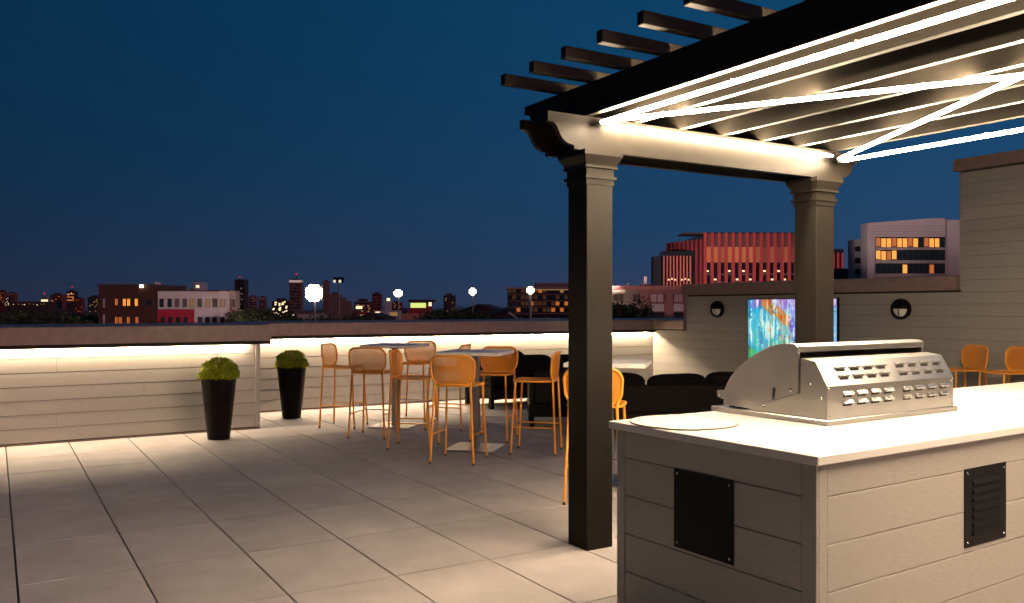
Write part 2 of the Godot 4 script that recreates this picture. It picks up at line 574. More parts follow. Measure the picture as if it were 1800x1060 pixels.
func pergola() -> void:
	var o := Vector3(4.36, 0, -2.40)
	var g := thing("pergola", "dark bronze pergola with scrolled beams and glowing light tubes beside the counter", "pergola", o)
	for x in [3.185, 5.335]:
		for z in [-4.35, -0.25]:
			var c := Vector3(x + 0.1025, 0, z - 0.1025) - o
			var post := part("post", boxm(Vector3(0.205, 2.49, 0.205), 0.004), M.bronze, g, c + Vector3(0, 1.245, 0))
			var cap := tool()
			for e in [[2.49, 2.52, 0.150, 0.150], [2.452, 2.49, 0.128, 0.148], [2.43, 2.452, 0.118, 0.126], [2.414, 2.43, 0.126, 0.126], [2.366, 2.413, 0.108, 0.108], [2.346, 2.366, 0.121, 0.121], [2.31, 2.345, 0.109, 0.109]]:
				var lo: float = e[2]
				var hi: float = e[3]
				var q := [Vector2(-1, 1), Vector2(1, 1), Vector2(1, -1), Vector2(-1, -1)]
				for k in 4:
					var a: Vector2 = q[k]
					var b: Vector2 = q[(k + 1) % 4]
					quad(cap, Vector3(a.x * lo, e[0] - 1.245, a.y * lo), Vector3(b.x * lo, e[0] - 1.245, b.y * lo), Vector3(b.x * hi, e[1] - 1.245, b.y * hi), Vector3(a.x * hi, e[1] - 1.245, a.y * hi))
				for s in [[e[0], lo, -1.0], [e[1], hi, 1.0]]:
					var r: float = s[1]
					var y: float = s[0] - 1.245
					face_out(cap, [Vector3(-r, y, r), Vector3(r, y, r), Vector3(r, y, -r), Vector3(-r, y, -r)], Vector3(0, y - s[2], 0))
			part("capital", done(cap), M.bronze, post)
	var plank := prism(ogee(-1.475, 1.475, 0.214), 0.04, Vector3.RIGHT, Vector3.UP)
	for z in [-4.37, -4.66, -0.235, -0.525]:
		part("header_beam", plank, M.bronze, g, Vector3(4.367, 2.735, z) - o)
	var raft := prism(ogee(-2.62, 2.62, 0.198), 0.045, Vector3.FORWARD, Vector3.UP)
	for k in 7:
		var wide := k == 0 or k == 6
		part("rafter", prism(ogee(-2.62, 2.62, 0.198), 0.045 if wide else 0.045, Vector3.FORWARD, Vector3.UP) if wide else raft, M.bronze, g, Vector3(3.194 + 0.3905 * k, 2.9335, -2.447) - o)
	for k in 15:
		bx("purlin", g, M.bronze, Vector3(2.742, 2.935, -4.665 + 0.335 * k) - o, Vector3(5.98, 3.003, -4.613 + 0.335 * k) - o, 0.003)

func tube_light(a: Vector3, b: Vector3, label: String, energy: float) -> void:
	var mid := (a + b) / 2.0
	var t := (b - a).normalized()
	var o := thing("light_tube", label, "light tube", mid, 0.0, "light tubes of the pergola")
	part("tube", tubem([a - mid, b - mid], 0.0125, 12), M.led, o)
	part("end_cap", tubem([a - mid - t * 0.025, a - mid + t * 0.012], 0.0145, 12), M.galvanised, o)
	part("end_cap", tubem([b - mid - t * 0.012, b - mid + t * 0.025], 0.0145, 12), M.galvanised, o)
	var side := t.cross(Vector3.UP).normalized()
	var n := int(a.distance_to(b) / 0.7)
	for k in n:      # spring clips hold the tube up
		var q: Vector3 = (a - mid).lerp(b - mid, (k + 0.5) / n)
		part("clip", boxm(Vector3(0.012, 0.028, 0.034), 0.002), M.galvanised, o, q + Vector3(0, 0.006, 0), Basis(t, Vector3.UP, t.cross(Vector3.UP)).orthonormalized())
	part("cable", tubem([b - mid + t * 0.02, b - mid + t * 0.05 + Vector3(0, 0.012, 0), b - mid + t * 0.06 + Vector3(0, 0.04, 0)], 0.004, 6), M.black_metal, o)
	area(o, side.cross(t).normalized() * 0.0155, t, -side.cross(t).normalized(), Vector2(a.distance_to(b) - 0.08, 0.018), energy * 1.7, Color(1.0, 0.88, 0.72))
	area(o, side.cross(t).normalized() * -0.017, t, side.cross(t).normalized(), Vector2(a.distance_to(b) - 0.08, 0.022), energy, Color(1.0, 0.88, 0.72))

func lights() -> void:
	tube_light(Vector3(3.250, 2.690, -4.29), Vector3(3.250, 2.690, -0.58), "light tube along the inner foot of the outermost left rafter of the pergola", 6.0)
	tube_light(Vector3(3.30, 2.690, -4.315), Vector3(5.45, 2.690, -4.315), "light tube along the far header beam between the two pergola posts", 3.5)
	tube_light(Vector3(5.55, 2.655, -4.29), Vector3(5.55, 2.655, -0.58), "light tube along the right edge of the pergola", 6.0)
	tube_light(Vector3(3.30, 2.690, -0.60), Vector3(5.45, 2.690, -0.60), "light tube along the near header beam of the pergola, overhead", 3.5)
	tube_light(Vector3(3.30, 2.706, -4.27), Vector3(5.50, 2.706, -0.62), "diagonal light tube starting at the near-side post of the pergola", 6.0)
	tube_light(Vector3(5.50, 2.664, -4.27), Vector3(3.30, 2.664, -0.62), "diagonal light tube starting at the farther post behind the grill", 6.0)

# ------------------------------------------------------------------ counter and grill
func counter() -> void:
	var c := thing("barbecue_counter", "grey boarded barbecue counter with a white stone top in front of the post", "counter", Vector3(2.708, 0, -2.2), deg_to_rad(2.18))
	bx("countertop", c, M.quartz, Vector3(0, 0.920, -1.25), Vector3(4.8, 0.957, 0), 0.003)
	bx("carcass", c, M.void, Vector3(0.046, 0.01, -1.206), Vector3(4.75, 0.919, -0.046))
	for e in [[0.030, -0.100, 0.046, -0.030], [0.0465, -0.046, 0.100, -0.030], [0.030, -1.220, 0.046, -1.161], [0.0465, -1.22, 0.100, -1.204]]:
		bx("corner_trim", c, M.counter_board, Vector3(e[0], 0.0, e[1]), Vector3(e[2], 0.919, e[3]), 0.002)
	var edges := [0.004, 0.028, 0.217, 0.406, 0.595, 0.785, 0.919]
	for k in 6:
		var lo: float = edges[k]
		var hi: float = edges[k + 1] - 0.0035
		part("board", boxm(Vector3(0.0125, hi - lo, 1.0585), 0.002), M.counter_board, c, Vector3(0.0385, (lo + hi) / 2.0, -0.6305))
		part("board", boxm(Vector3(4.62, hi - lo, 0.0125), 0.002), M.counter_board, c, Vector3(2.4115, (lo + hi) / 2.0, -0.0385))
	# the plain access plate on the short side and the vent on the long side
	var v := part("vent_plate", boxm(Vector3(0.004, 0.366, 0.363), 0.001), M.black_metal, c, Vector3(0.0295, 0.603, -0.6295))
	for y in [-0.160, 0.160]:
		for z in [-0.158, 0.158]:
			part("screw", boxm(Vector3(0.004, 0.011, 0.011), 0.002), M.steel_plain, v, Vector3(-0.003, y, z))
	v = part("vent_plate", boxm(Vector3(0.366, 0.362, 0.004), 0.001), M.black_metal, c, Vector3(1.273, 0.609, -0.0295))
	for y in [-0.158, 0.158]:
		for x in [-0.160, 0.160]:
			part("screw", boxm(Vector3(0.011, 0.011, 0.004), 0.002), M.steel_plain, v, Vector3(x, y, 0.003))
	var lv := prism([Vector2(0, 0.0), Vector2(0.008, 0.003), Vector2(0.0085, 0.007), Vector2(0.0, 0.027)], 0.235, Vector3.BACK, Vector3.UP)
	for k in 7:
		part("louver", lv, M.black_metal, v, Vector3(0, -0.132 + 0.0385 * k, 0.002))
	# a round lid lies on the counter's corner
	var d := thing("metal_lid", "thin round metal lid lying on the counter corner beside the grill", "lid", c.transform * Vector3(0.262, 0.958, -0.985))
	d.rotation.y = deg_to_rad(2.18)
	var rim := []
	for k in 72:
		var a := TAU * k / 72.0
		var r := 0.262
		if k > 5 and k < 13 or k > 41 and k < 49:
			r = 0.277
		rim.append(Vector2(cos(a), sin(a)) * r)
	part("disc", prism(rim, 0.005, Vector3.RIGHT, Vector3.FORWARD), M.lid, d, Vector3(0, 0.0035, 0))
	part("rim", tubem(rim.map(func(p): return Vector3(p.x, 0.004, -p.y)), 0.0035, 6, true), M.lid_rim, d)

func grill() -> void:
	var turn := Basis(Vector3.UP, deg_to_rad(2.18))
	var base := Vector3(2.708, 0, -2.2) + turn * Vector3(1.33, 0.957, -0.90)
	var g := thing("gas_grill", "stainless steel built-in barbecue grill with a rounded hood and louvred back", "grill", base, deg_to_rad(2.18))
	# u runs along the counter, v across it, h up; profiles are (v, h)
	var off := Vector2(-0.90, -0.957)
	bx("flange", g, M.steel, Vector3(-0.575, 0.0005, -0.37), Vector3(0.58, 0.026, 0.385), 0.003)
	var prof := func(p: Array) -> Array: return p.map(func(q): return Vector2(q.x, q.y) + off)
	var ex := Vector3.FORWARD
	var back := [Vector2(0.528, 0.983), Vector2(0.528, 1.146), Vector2(0.596, 1.264), Vector2(0.684, 1.277), Vector2(0.686, 1.100), Vector2(0.700, 1.098), Vector2(0.844, 1.052), Vector2(1.018, 0.991), Vector2(1.04, 0.983)]
	part("back_box", prism(prof.call(back), 1.11, ex, Vector3.UP), M.steel, g)
	bx("firebox", g, M.void, Vector3(-0.53, 0.027, -0.275), Vector3(0.53, 0.10, 0.19))
	var arc := []
	var pts := [Vector2(0.703, 1.335), Vector2(0.734, 1.346), Vector2(0.812, 1.343), Vector2(0.87, 1.326), Vector2(0.956, 1.292), Vector2(1.049, 1.235), Vector2(1.131, 1.165), Vector2(1.173, 1.105), Vector2(1.190, 1.060), Vector2(1.194, 0.998)]
	for k in pts.size() - 1:
		for s in 4:
			var a: Vector2 = pts[max(k - 1, 0)]
			var b: Vector2 = pts[min(k + 2, pts.size() - 1)]
			arc.append(pts[k].cubic_interpolate(pts[k + 1], a, b, s / 4.0))
	arc.append(pts[-1])
	var side := arc.duplicate()
	side.append_array([Vector2(1.018, 0.9935), Vector2(0.844, 1.0545), Vector2(0.703, 1.101)])
	for u in [-0.5475, 0.5475]:
		part("hood_side", prism(prof.call(side), 0.014, ex, Vector3.UP), M.steel, g, Vector3(u, 0, 0))
	var skin := tool()
	skin.set_smooth_group(1)
	var inner := []
	for k in arc.size():
		var t: Vector2 = (arc[min(k + 1, arc.size() - 1)] - arc[max(k - 1, 0)]).normalized()
		inner.append(arc[k] + Vector2(t.y, -t.x) * 0.008)
	for k in arc.size() - 1:
		var a := Vector3(0, arc[k].y + off.y + 0.0006, -(arc[k].x + off.x))
		var b := Vector3(0, arc[k + 1].y + off.y + 0.0006, -(arc[k + 1].x + off.x))
		var a2 := Vector3(0, inner[k].y + off.y, -(inner[k].x + off.x))
		var b2 := Vector3(0, inner[k + 1].y + off.y, -(inner[k + 1].x + off.x))
		var w := Vector3(0.5562, 0, 0)
		skin.set_smooth_group(1)
		quad(skin, a - w, a + w, b + w, b - w)
		skin.set_smooth_group(2)
		quad(skin, b2 - w * 0.97, b2 + w * 0.97, a2 + w * 0.97, a2 - w * 0.97)
		skin.set_smooth_group(-1)
		quad(skin, a - w, b - w, b2 - w * 0.97, a2 - w * 0.97)
		quad(skin, a + w, a2 + w * 0.97, b2 + w * 0.97, b + w)
	part("hood", done(skin), M.steel, g)
	bx("hood_lip", g, M.steel, Vector3(-0.555, 0.347, 0.186), Vector3(0.555, 0.380, 0.2), 0.003)
	for s in [-0.55, 0.538]:
		bx("hood_edge", g, M.steel, Vector3(s, 0.144, 0.1865), Vector3(s + 0.012, 0.346, 0.1995), 0.002)
	# pressed louvres: two rows of four and four on the upright and the sloping panel
	var lou := tool()
	add_prism(lou, PackedVector2Array([Vector2(-0.010, 0), Vector2(-0.008, 0.012), Vector2(-0.003, 0.015), Vector2(0.010, 0.0)]), 0.074, Vector3.ZERO, Vector3.UP, Vector3.BACK)
	var lm := done(lou)
	var sm := boxm(Vector3(0.070, 0.010, 0.001))
	var lean := Basis(Vector3.RIGHT, -atan2(0.068, 0.118))
	for u in [-0.398, -0.283, -0.170, -0.058, 0.108, 0.222, 0.337, 0.452]:
		for h in [0.106, 0.149]:
			var lo1 := part("louver", lm, M.steel_plain, g, Vector3(u, h, 0.3725))
			part("slot", sm, M.void, lo1, Vector3(0, -0.0145, 0.0003))
		for s in [0.36, 0.70]:
			part("louver", lm, M.steel_plain, g, Vector3(u, lerpf(0.189, 0.307, s), lerpf(0.3725, 0.3045, s)), lean)
			part("slot", sm, M.void, g.get_child(-1), Vector3(0, -0.0145, 0.0003))
	for p in [[-0.54, 0.040], [0.535, 0.045], [-0.54, 0.176], [0.54, 0.17]]:
		part("screw", lathe([Vector2(0.0001, 0.004), Vector2(0.005, 0.003), Vector2(0.006, 0)].map(func(q): return q) as Array, 10), M.steel_plain, g, Vector3(p[0], p[1], 0.3725), Basis(Vector3.RIGHT, PI / 2))
	# on the end plate: pivot bolt, slot, rivets
	for p in [[0.714 + 0.03, 1.112, 0.011], [0.62, 1.15, 0.006], [0.915, 1.012, 0.006], [0.56, 1.085, 0.007]]:
		part("bolt", lathe([Vector2(p[2], 0), Vector2(p[2], 0.005), Vector2(p[2] * 0.6, 0.008), Vector2(0.0001, 0.009)], 12), M.steel_plain, g, Vector3(-0.5545 if p[0] != 0.62 and p[0] != 0.56 else -0.555, p[1] - 0.957, -(p[0] - 0.90)), Basis(Vector3.BACK, PI / 2))
	part("slot", boxm(Vector3(0.003, 0.062, 0.018), 0.001), M.void, g, Vector3(-0.5552, 1.087 - 0.957, -(0.852 - 0.90)), Basis(Vector3.RIGHT, 0.12))
	# the handle along the front
	part("handle", tubem([Vector3(-0.5, 0.082, -0.375), Vector3(0.5, 0.082, -0.375)], 0.015, 12), M.steel_plain, g)
	for u in [-0.49, 0.49]:
		part("handle_bracket", prism([Vector2(0.285, 0.065), Vector2(0.285, 0.112), Vector2(0.395, 0.108), Vector2(0.398, 0.075), Vector2(0.36, 0.062)], 0.012, ex, Vector3.UP), M.steel, g, Vector3(u, 0, 0))

# ------------------------------------------------------------------ furniture
func rounded(w: float, h: float, r: float, n := 6) -> Array:             # a rounded rectangle round the origin
	var p := []
	for c in [[1, 1, 0.0], [-1, 1, PI / 2], [-1, -1, PI], [1, -1, PI * 1.5]]:
		for k in n + 1:
			var a: float = c[2] + PI / 2 * k / n
			p.append(Vector2(c[0] * (w / 2 - r) + cos(a) * r, c[1] * (h / 2 - r) + sin(a) * r))
	return p

func back_point(q: Vector2) -> Vector3:                                   # the stool's back: bowed in plan, leaning backwards
	var s: float = q.x / 0.23
	return Vector3(q.x * (1.0 - 0.10 * clampf(-q.y / 0.14, 0.0, 1.0)), 0.918 + q.y, 0.228 - 0.045 * s * s + 0.10 * (q.y + 0.14) * 0.9)

func seat_point(q: Vector2) -> Vector3:
	return Vector3(q.x, 0.762 - 0.012 * (1.0 - (q.x * q.x + q.y * q.y) / 0.05) + 0.0, q.y)

func sheet(outline: Array, at: Callable) -> ArrayMesh:                    # a thin formed panel inside an outline
	var st := tool()
	st.set_smooth_group(1)
	var n := outline.size()
	for ring in 5:
		for k in n:
			var a: Vector2 = outline[k]
			var b: Vector2 = outline[(k + 1) % n]
			var f0 := ring / 5.0
			var f1 := (ring + 1) / 5.0
			if ring == 0:
				tri(st, at.call(Vector2.ZERO), at.call(a * f1), at.call(b * f1))
			else:
				quad(st, at.call(a * f0), at.call(a * f1), at.call(b * f1), at.call(b * f0))
	return done(st)

func make_stool(label: String, group: String) -> Node3D:
	var s := thing("bar_stool", label, "bar stool", Vector3.ZERO, 0.0, group)
	var loop := rounded(0.456, 0.284, 0.092, 7)
	part("backrest", sheet(loop, back_point), M.orange_mesh, s)
	part("back_frame", tubem(loop.map(back_point), 0.0118, 8, true), M.orange, s)
	var pan := rounded(0.425, 0.425, 0.09, 6)
	part("seat", sheet(pan, seat_point), M.orange_mesh, s, Vector3(0, 0.004, -0.005))
	part("seat_frame", tubem(pan.map(seat_point), 0.010, 8, true), M.orange, s, Vector3(0, 0, -0.005))
	for e in [[-1, 1], [1, 1], [-1, -1], [1, -1]]:
		var top := Vector3(0.188 * e[0], 0.757, 0.19 * e[1])
		var foot := Vector3(0.222 * e[0], 0.006, 0.235 * e[1])
		var pts := [foot, top]
		if e[1] > 0:
			top = Vector3(0.186 * e[0], 0.765, 0.205)
			pts = [foot, top, back_point(Vector2(0.205 * e[0], -0.098))]
		var leg := part("leg", tubem(pts, 0.0118, 8), M.orange, s)
		part("foot_cap", tubem([foot + Vector3(0, -0.006, 0), foot + Vector3(-0.0008 * e[0], 0.016, 0)], 0.0125, 8), M.foot_cap, leg)
	for x in [-1.0, 1.0]:
		part("side_rail", tubem([Vector3(0.2095 * x, 0.285, 0.219), Vector3(0.2095 * x, 0.285, -0.219)], 0.0075, 8), M.orange, s)
	part("footrest", boxm(Vector3(0.42, 0.012, 0.022), 0.003), M.steel_plain, s, Vector3(0, 0.287, -0.2185))
	return s

func make_table(label: String, at: Vector3) -> Node3D:
	var t := thing("bar_table", label, "table", at, PI / 4, "square high tables")
	bx("tabletop", t, M.table_top, Vector3(-0.345, 1.024, -0.345), Vector3(0.345, 1.06, 0.345), 0.004)
	bx("top_plate", t, M.steel_dark, Vector3(-0.2, 1.014, -0.2), Vector3(0.2, 1.0235, 0.2), 0.002)
	bx("column", t, M.steel, Vector3(-0.04, 0.018, -0.04), Vector3(0.04, 1.0135, 0.04), 0.004)
	bx("base_plate", t, M.steel, Vector3(-0.27, 0.002, -0.27), Vector3(0.27, 0.018, 0.27), 0.003)
	return t

func furniture() -> void:
	make_table("square grey high table farther from the camera, in the ring of stools nearest the parapet", Vector3(4.43, 0, -10.22))
	make_table("middle square grey high table, ringed by the four nearer orange stools", Vector3(4.48, 0, -8.16))
	make_table("square grey high table half hidden behind the dark pergola post", Vector3(4.62, 0, -5.98))
	var group := "orange mesh bar stools"
	var spots := [
		[3.86, -10.56, 0.70, 0.66, "orange mesh bar stool nearest the planters, seen side-on beside the far table"],
		[3.87, -9.58, 0.68, -0.74, "orange mesh bar stool in front of the far table, its back towards us"],
		[4.96, -10.76, -0.71, 0.70, "orange mesh bar stool behind the far table, its back partly behind the tabletop"],
		[4.94, -9.70, -0.70, -0.72, "orange mesh bar stool of the far table that is mostly hidden behind the middle table"],
		[3.94, -8.58, 0.78, 0.63, "orange mesh bar stool at the left side of the middle table, seen edge-on"],
		[3.98, -7.595, 0.71, -0.70, "orange mesh bar stool in front of the middle table, its back towards us"],
		[4.98, -8.62, -0.72, 0.69, "orange mesh bar stool behind the middle table, before the dark sofa"],
		[4.92, -7.62, -0.73, -0.68, "orange mesh bar stool between the middle table and the dark post, seen side-on"],
		[4.106, -5.47, 0.72, -0.70, "orange mesh bar stool half hidden directly behind the dark pergola post"],
		[10.22, -6.17, -0.92, -0.38, "orange mesh bar stool by the grey wall right of the grill, whole back in view"],
		[10.24, -5.62, -0.94, -0.34, "orange mesh bar stool by the grey wall, cut by the picture's right edge"],
	]
	var first: Node3D
	for e in spots:
		var turn := atan2(-e[2], -e[3])
		if first == null:
			first = make_stool(e[4], group)
			first.position = Vector3(e[0], 0, e[1])
			first.rotation.y = turn
		else:
			dup(first, Vector3(e[0], 0, e[1]), turn, e[4])
	sofa(Vector3(7.55, 0, -11.55), 0.0, 2.35, "dark woven sofa with cushions standing along the back parapet behind the stools")
	sofa(Vector3(7.35, 0, -7.75), PI + deg_to_rad(-24), 3.1, "large dark sofa with plump back cushions turned away, seen between post and grill")
	var c := thing("lounge_chair", "dark woven armchair between the back sofa and the pergola post", "armchair", Vector3(6.35, 0, -9.35), deg_to_rad(150))
	bx("base", c, M.wicker, Vector3(-0.38, 0.13, -0.36), Vector3(0.38, 0.30, 0.36), 0.01)
	for x in [-0.37, 0.31]:
		bx("armrest", c, M.wicker, Vector3(x, 0.302, -0.36), Vector3(x + 0.06, 0.56, 0.36), 0.012)
		for z in [-0.34, 0.29]:
			bx("leg", c, M.black_metal, Vector3(x, 0.0, z), Vector3(x + 0.05, 0.128, z + 0.05), 0.003)
	bx("backrest", c, M.wicker, Vector3(-0.305, 0.302, -0.36), Vector3(0.305, 0.70, -0.29), 0.012)
	part("seat_cushion", pillow(Vector3(0.61, 0.16, 0.62)), M.cushion, c, Vector3(0, 0.375, 0.03))
	part("back_cushion", pillow(Vector3(0.58, 0.17, 0.42), 0.006), M.cushion, c, Vector3(0, 0.60, -0.20), Basis(Vector3.RIGHT, deg_to_rad(80)))
	var l := thing("coffee_table", "low dark coffee table in front of the sofa by the back parapet", "table", Vector3(7.6, 0, -10.1))
	bx("tabletop", l, M.wicker, Vector3(-0.55, 0.36, -0.32), Vector3(0.55, 0.40, 0.32), 0.006)
	for x in [-0.53, 0.47]:
		for z in [-0.30, 0.24]:
			bx("leg", l, M.black_metal, Vector3(x, 0, z), Vector3(x + 0.06, 0.359, z + 0.06), 0.003)

func sofa(at: Vector3, turn: float, length: float, label: String) -> void:   # faces +z
	var s := thing("sofa", label, "sofa", at, turn)
	var h := length / 2.0
	for k in 3:
		bx("side_slat", s, M.wicker, Vector3(-h + 0.07, 0.14 + 0.055 * k, 0.40), Vector3(h - 0.07, 0.185 + 0.055 * k, 0.42), 0.004)
	bx("base", s, M.wicker, Vector3(-h + 0.062, 0.14, -0.42), Vector3(h - 0.062, 0.30, 0.399), 0.01)
	bx("back_panel", s, M.wicker, Vector3(-h + 0.062, 0.301, -0.42), Vector3(h - 0.062, 0.63, -0.34), 0.012)
	for e in [-1.0, 1.0]:
		var x: float = e * (h - 0.03)
		for z in [-0.38, 0.38]:
			bx("leg", s, M.wicker, Vector3(x - 0.03, 0.0, z - 0.04), Vector3(x + 0.03, 0.54, z + 0.04), 0.004)
		bx("armrest", s, M.wicker, Vector3(x - 0.04, 0.541, -0.43), Vector3(x + 0.04, 0.575, 0.43), 0.006)
		for k in 4:
			bx("arm_slat", s, M.wicker, Vector3(x - 0.012, 0.17 + 0.092 * k, -0.339), Vector3(x + 0.012, 0.235 + 0.092 * k, 0.339), 0.003)
	var n := int(round(length / 0.75))
	var w: float = (length - 0.2) / n
	for k in n:
		var x: float = -h + 0.1 + w * (k + 0.5)
		part("seat_cushion", pillow(Vector3(w * 1.01, 0.17, 0.74)), M.cushion, s, Vector3(x, 0.375, 0.05))
		part("back_cushion", pillow(Vector3(w * 1.02, 0.21, 0.42), 0.008), M.cushion, s, Vector3(x + rng.randf_range(-0.02, 0.02), 0.545 + rng.randf_range(-0.012, 0.02), -0.22), Basis(Vector3.BACK, rng.randf_range(-0.05, 0.05)) * Basis(Vector3.RIGHT, deg_to_rad(76)))
	part("throw_pillow", pillow(Vector3(0.46, 0.16, 0.44), 0.006), M.cushion, s, Vector3(-h + 0.75, 0.60, -0.03), Basis(Vector3.RIGHT, deg_to_rad(62)) * Basis(Vector3.UP, 0.5))

# ------------------------------------------------------------------ planters
func planters() -> void:
	for e in [[2.24, -10.30, 0.0, "nearer tapered black planter with a boxwood ball, before the end of the left parapet"], [3.53, -11.73, 1.7, "farther tapered black planter with a boxwood ball, left of the stools"]]:
		var p := thing("planter", e[3], "planter", Vector3(e[0], 0, e[1]), e[2], "tapered black planters with boxwood balls")
		part("pot", lathe([Vector2(0.0001, 0.002), Vector2(0.118, 0.002), Vector2(0.126, 0.010), Vector2(0.198, 0.690), Vector2(0.206, 0.700), Vector2(0.206, 0.712), Vector2(0.190, 0.712), Vector2(0.186, 0.66), Vector2(0.0001, 0.66)], 40), M.planter, p)
		part("soil", lathe([Vector2(0.186, 0.664), Vector2(0.12, 0.675), Vector2(0.0001, 0.68)], 24), M.soil, p)
		part("stem", tubem([Vector3(0, 0.67, 0), Vector3(0.01, 0.76, 0), Vector3(0, 0.86, 0.01)], 0.012, 6), M.bark, p)
		var st := tool()
		var lumps := []
		for k in 90:
			var d := Vector3(rng.randfn(), absf(rng.randfn()) * 0.9, rng.randfn()).normalized()
			lumps.append([Vector3(d.x * 0.2, d.y * 0.205, d.z * 0.2), rng.randf_range(0.032, 0.055)])
		for k in 26:
			var t := TAU * k / 26.0
			lumps.append([Vector3(cos(t) * 0.19, rng.randf_range(-0.005, 0.04), sin(t) * 0.19), rng.randf_range(0.035, 0.055)])
		for k in 14:
			lumps.append([Vector3(rng.randf_range(-0.1, 0.1), rng.randf_range(0.02, 0.1), rng.randf_range(-0.1, 0.1)), 0.075])
		for k in 9500:
			var l: Array = lumps[k % lumps.size()]
			var d := Vector3(rng.randfn(), rng.randfn(), rng.randfn()).normalized()
			var c: Vector3 = l[0] + d * l[1] * pow(rng.randf(), 0.4) + Vector3(0, 0.722, 0)
			if c.y < 0.705:
				c.y = 0.705 + rng.randf() * 0.04
			var n := (d + Vector3(rng.randfn(), rng.randfn() + 0.6, rng.randfn()) * 0.7).normalized()
			var a := n.cross(Vector3(rng.randfn(), rng.randfn(), rng.randfn())).normalized()
			var b := n.cross(a)
			var s := rng.randf_range(0.006, 0.0105)
			var tone := rng.randf_range(0.75, 1.25)
			st.set_color(Color(0.34 * tone, 0.42 * tone, 0.013 * tone) if rng.randf() < 0.7 else Color(0.5 * tone, 0.5 * tone, 0.02 * tone))
			quad(st, c - a * s * 1.3, c - b * s * 0.7, c + a * s * 1.3, c + b * s * 0.7)
		part("foliage", done(st), M.box_leaf, p)

# ------------------------------------------------------------------ on the walls
func wall_fixtures() -> void:
	var turn := Basis(Vector3.UP, -PI / 2)
	var first: Node3D
	for e in [[-10.815, 1.505, "round black eyelid wall lamp left of the television"], [-7.31, 1.512, "round black eyelid wall lamp right of the television"]]:
		if first:
			dup(first, Vector3(10.733, e[1], e[0]), -PI / 2, e[2])
			continue
		var s := thing("wall_lamp", e[2], "wall lamp", Vector3(10.733, e[1], e[0]), -PI / 2, "round wall lamps on the stepped wall")
		first = s
		var lay := Basis(Vector3.RIGHT, PI / 2)
		part("housing", lathe([Vector2(0.0001, 0.0), Vector2(0.143, 0.0), Vector2(0.143, 0.05), Vector2(0.136, 0.062), Vector2(0.118, 0.066), Vector2(0.112, 0.058), Vector2(0.112, 0.03), Vector2(0.0001, 0.03)], 36), M.black_metal, s, Vector3.ZERO, lay)
		var dome := tool()
		dome.set_smooth_group(1)
		for i in 18:
			for j in 6:
				var q := []
				for c in [[i, j], [i + 1, j], [i + 1, j + 1], [i, j + 1]]:
					var a: float = PI * c[0] / 18.0
					var b: float = PI / 2 * c[1] / 6.0
					q.append(Vector3(cos(a) * cos(b) * 0.111, sin(a) * cos(b) * 0.111 + 0.004, 0.045 + sin(b) * 0.058))
				quad(dome, q[0], q[1], q[2], q[3])
		part("eyelid", done(dome), M.black_metal, s)
		var glass := tool()
		glass.set_smooth_group(1)
		for i in 18:
			for j in 5:
				var q := []
				for c in [[i, j], [i + 1, j], [i + 1, j + 1], [i, j + 1]]:
					var a: float = -PI + PI * c[0] / 18.0
					var b: float = PI / 2 * c[1] / 5.0
					q.append(Vector3(cos(a) * cos(b) * 0.108, sin(a) * cos(b) * 0.108 + 0.003, 0.04 + sin(b) * 0.035))
				quad(glass, q[0], q[1], q[2], q[3])
		part("glass", done(glass), M.lamp_glass, s)
		part("guard_bar", tubem([Vector3(0, -0.112, 0.062), Vector3(0, -0.06, 0.078), Vector3(0, 0.0, 0.088)], 0.006, 6), M.black_metal, s)
	var t := thing("television", "large wall television showing a bright abstract picture, behind the far post", "television", Vector3(10.733, 1.178, -9.208), -PI / 2)
	bx("cabinet", t, M.black_metal, Vector3(-0.884, -0.500, 0.004), Vector3(0.884, 0.500, 0.055), 0.006)
	bx("wall_mount", t, M.black_metal, Vector3(-0.3, -0.2, 0.0), Vector3(0.3, 0.2, 0.0038), 0.0)
	var q := QuadMesh.new()
	q.size = Vector2(1.742, 0.974)
	part("screen", q, screen_material(), t, Vector3(0, 0, 0.0562))
	area(t, Vector3(0, 0, 0.075), Vector3.RIGHT, Vector3(0, 0, -1), Vector2(1.7, 0.95), 0.3, Color(0.8, 0.9, 1.0))

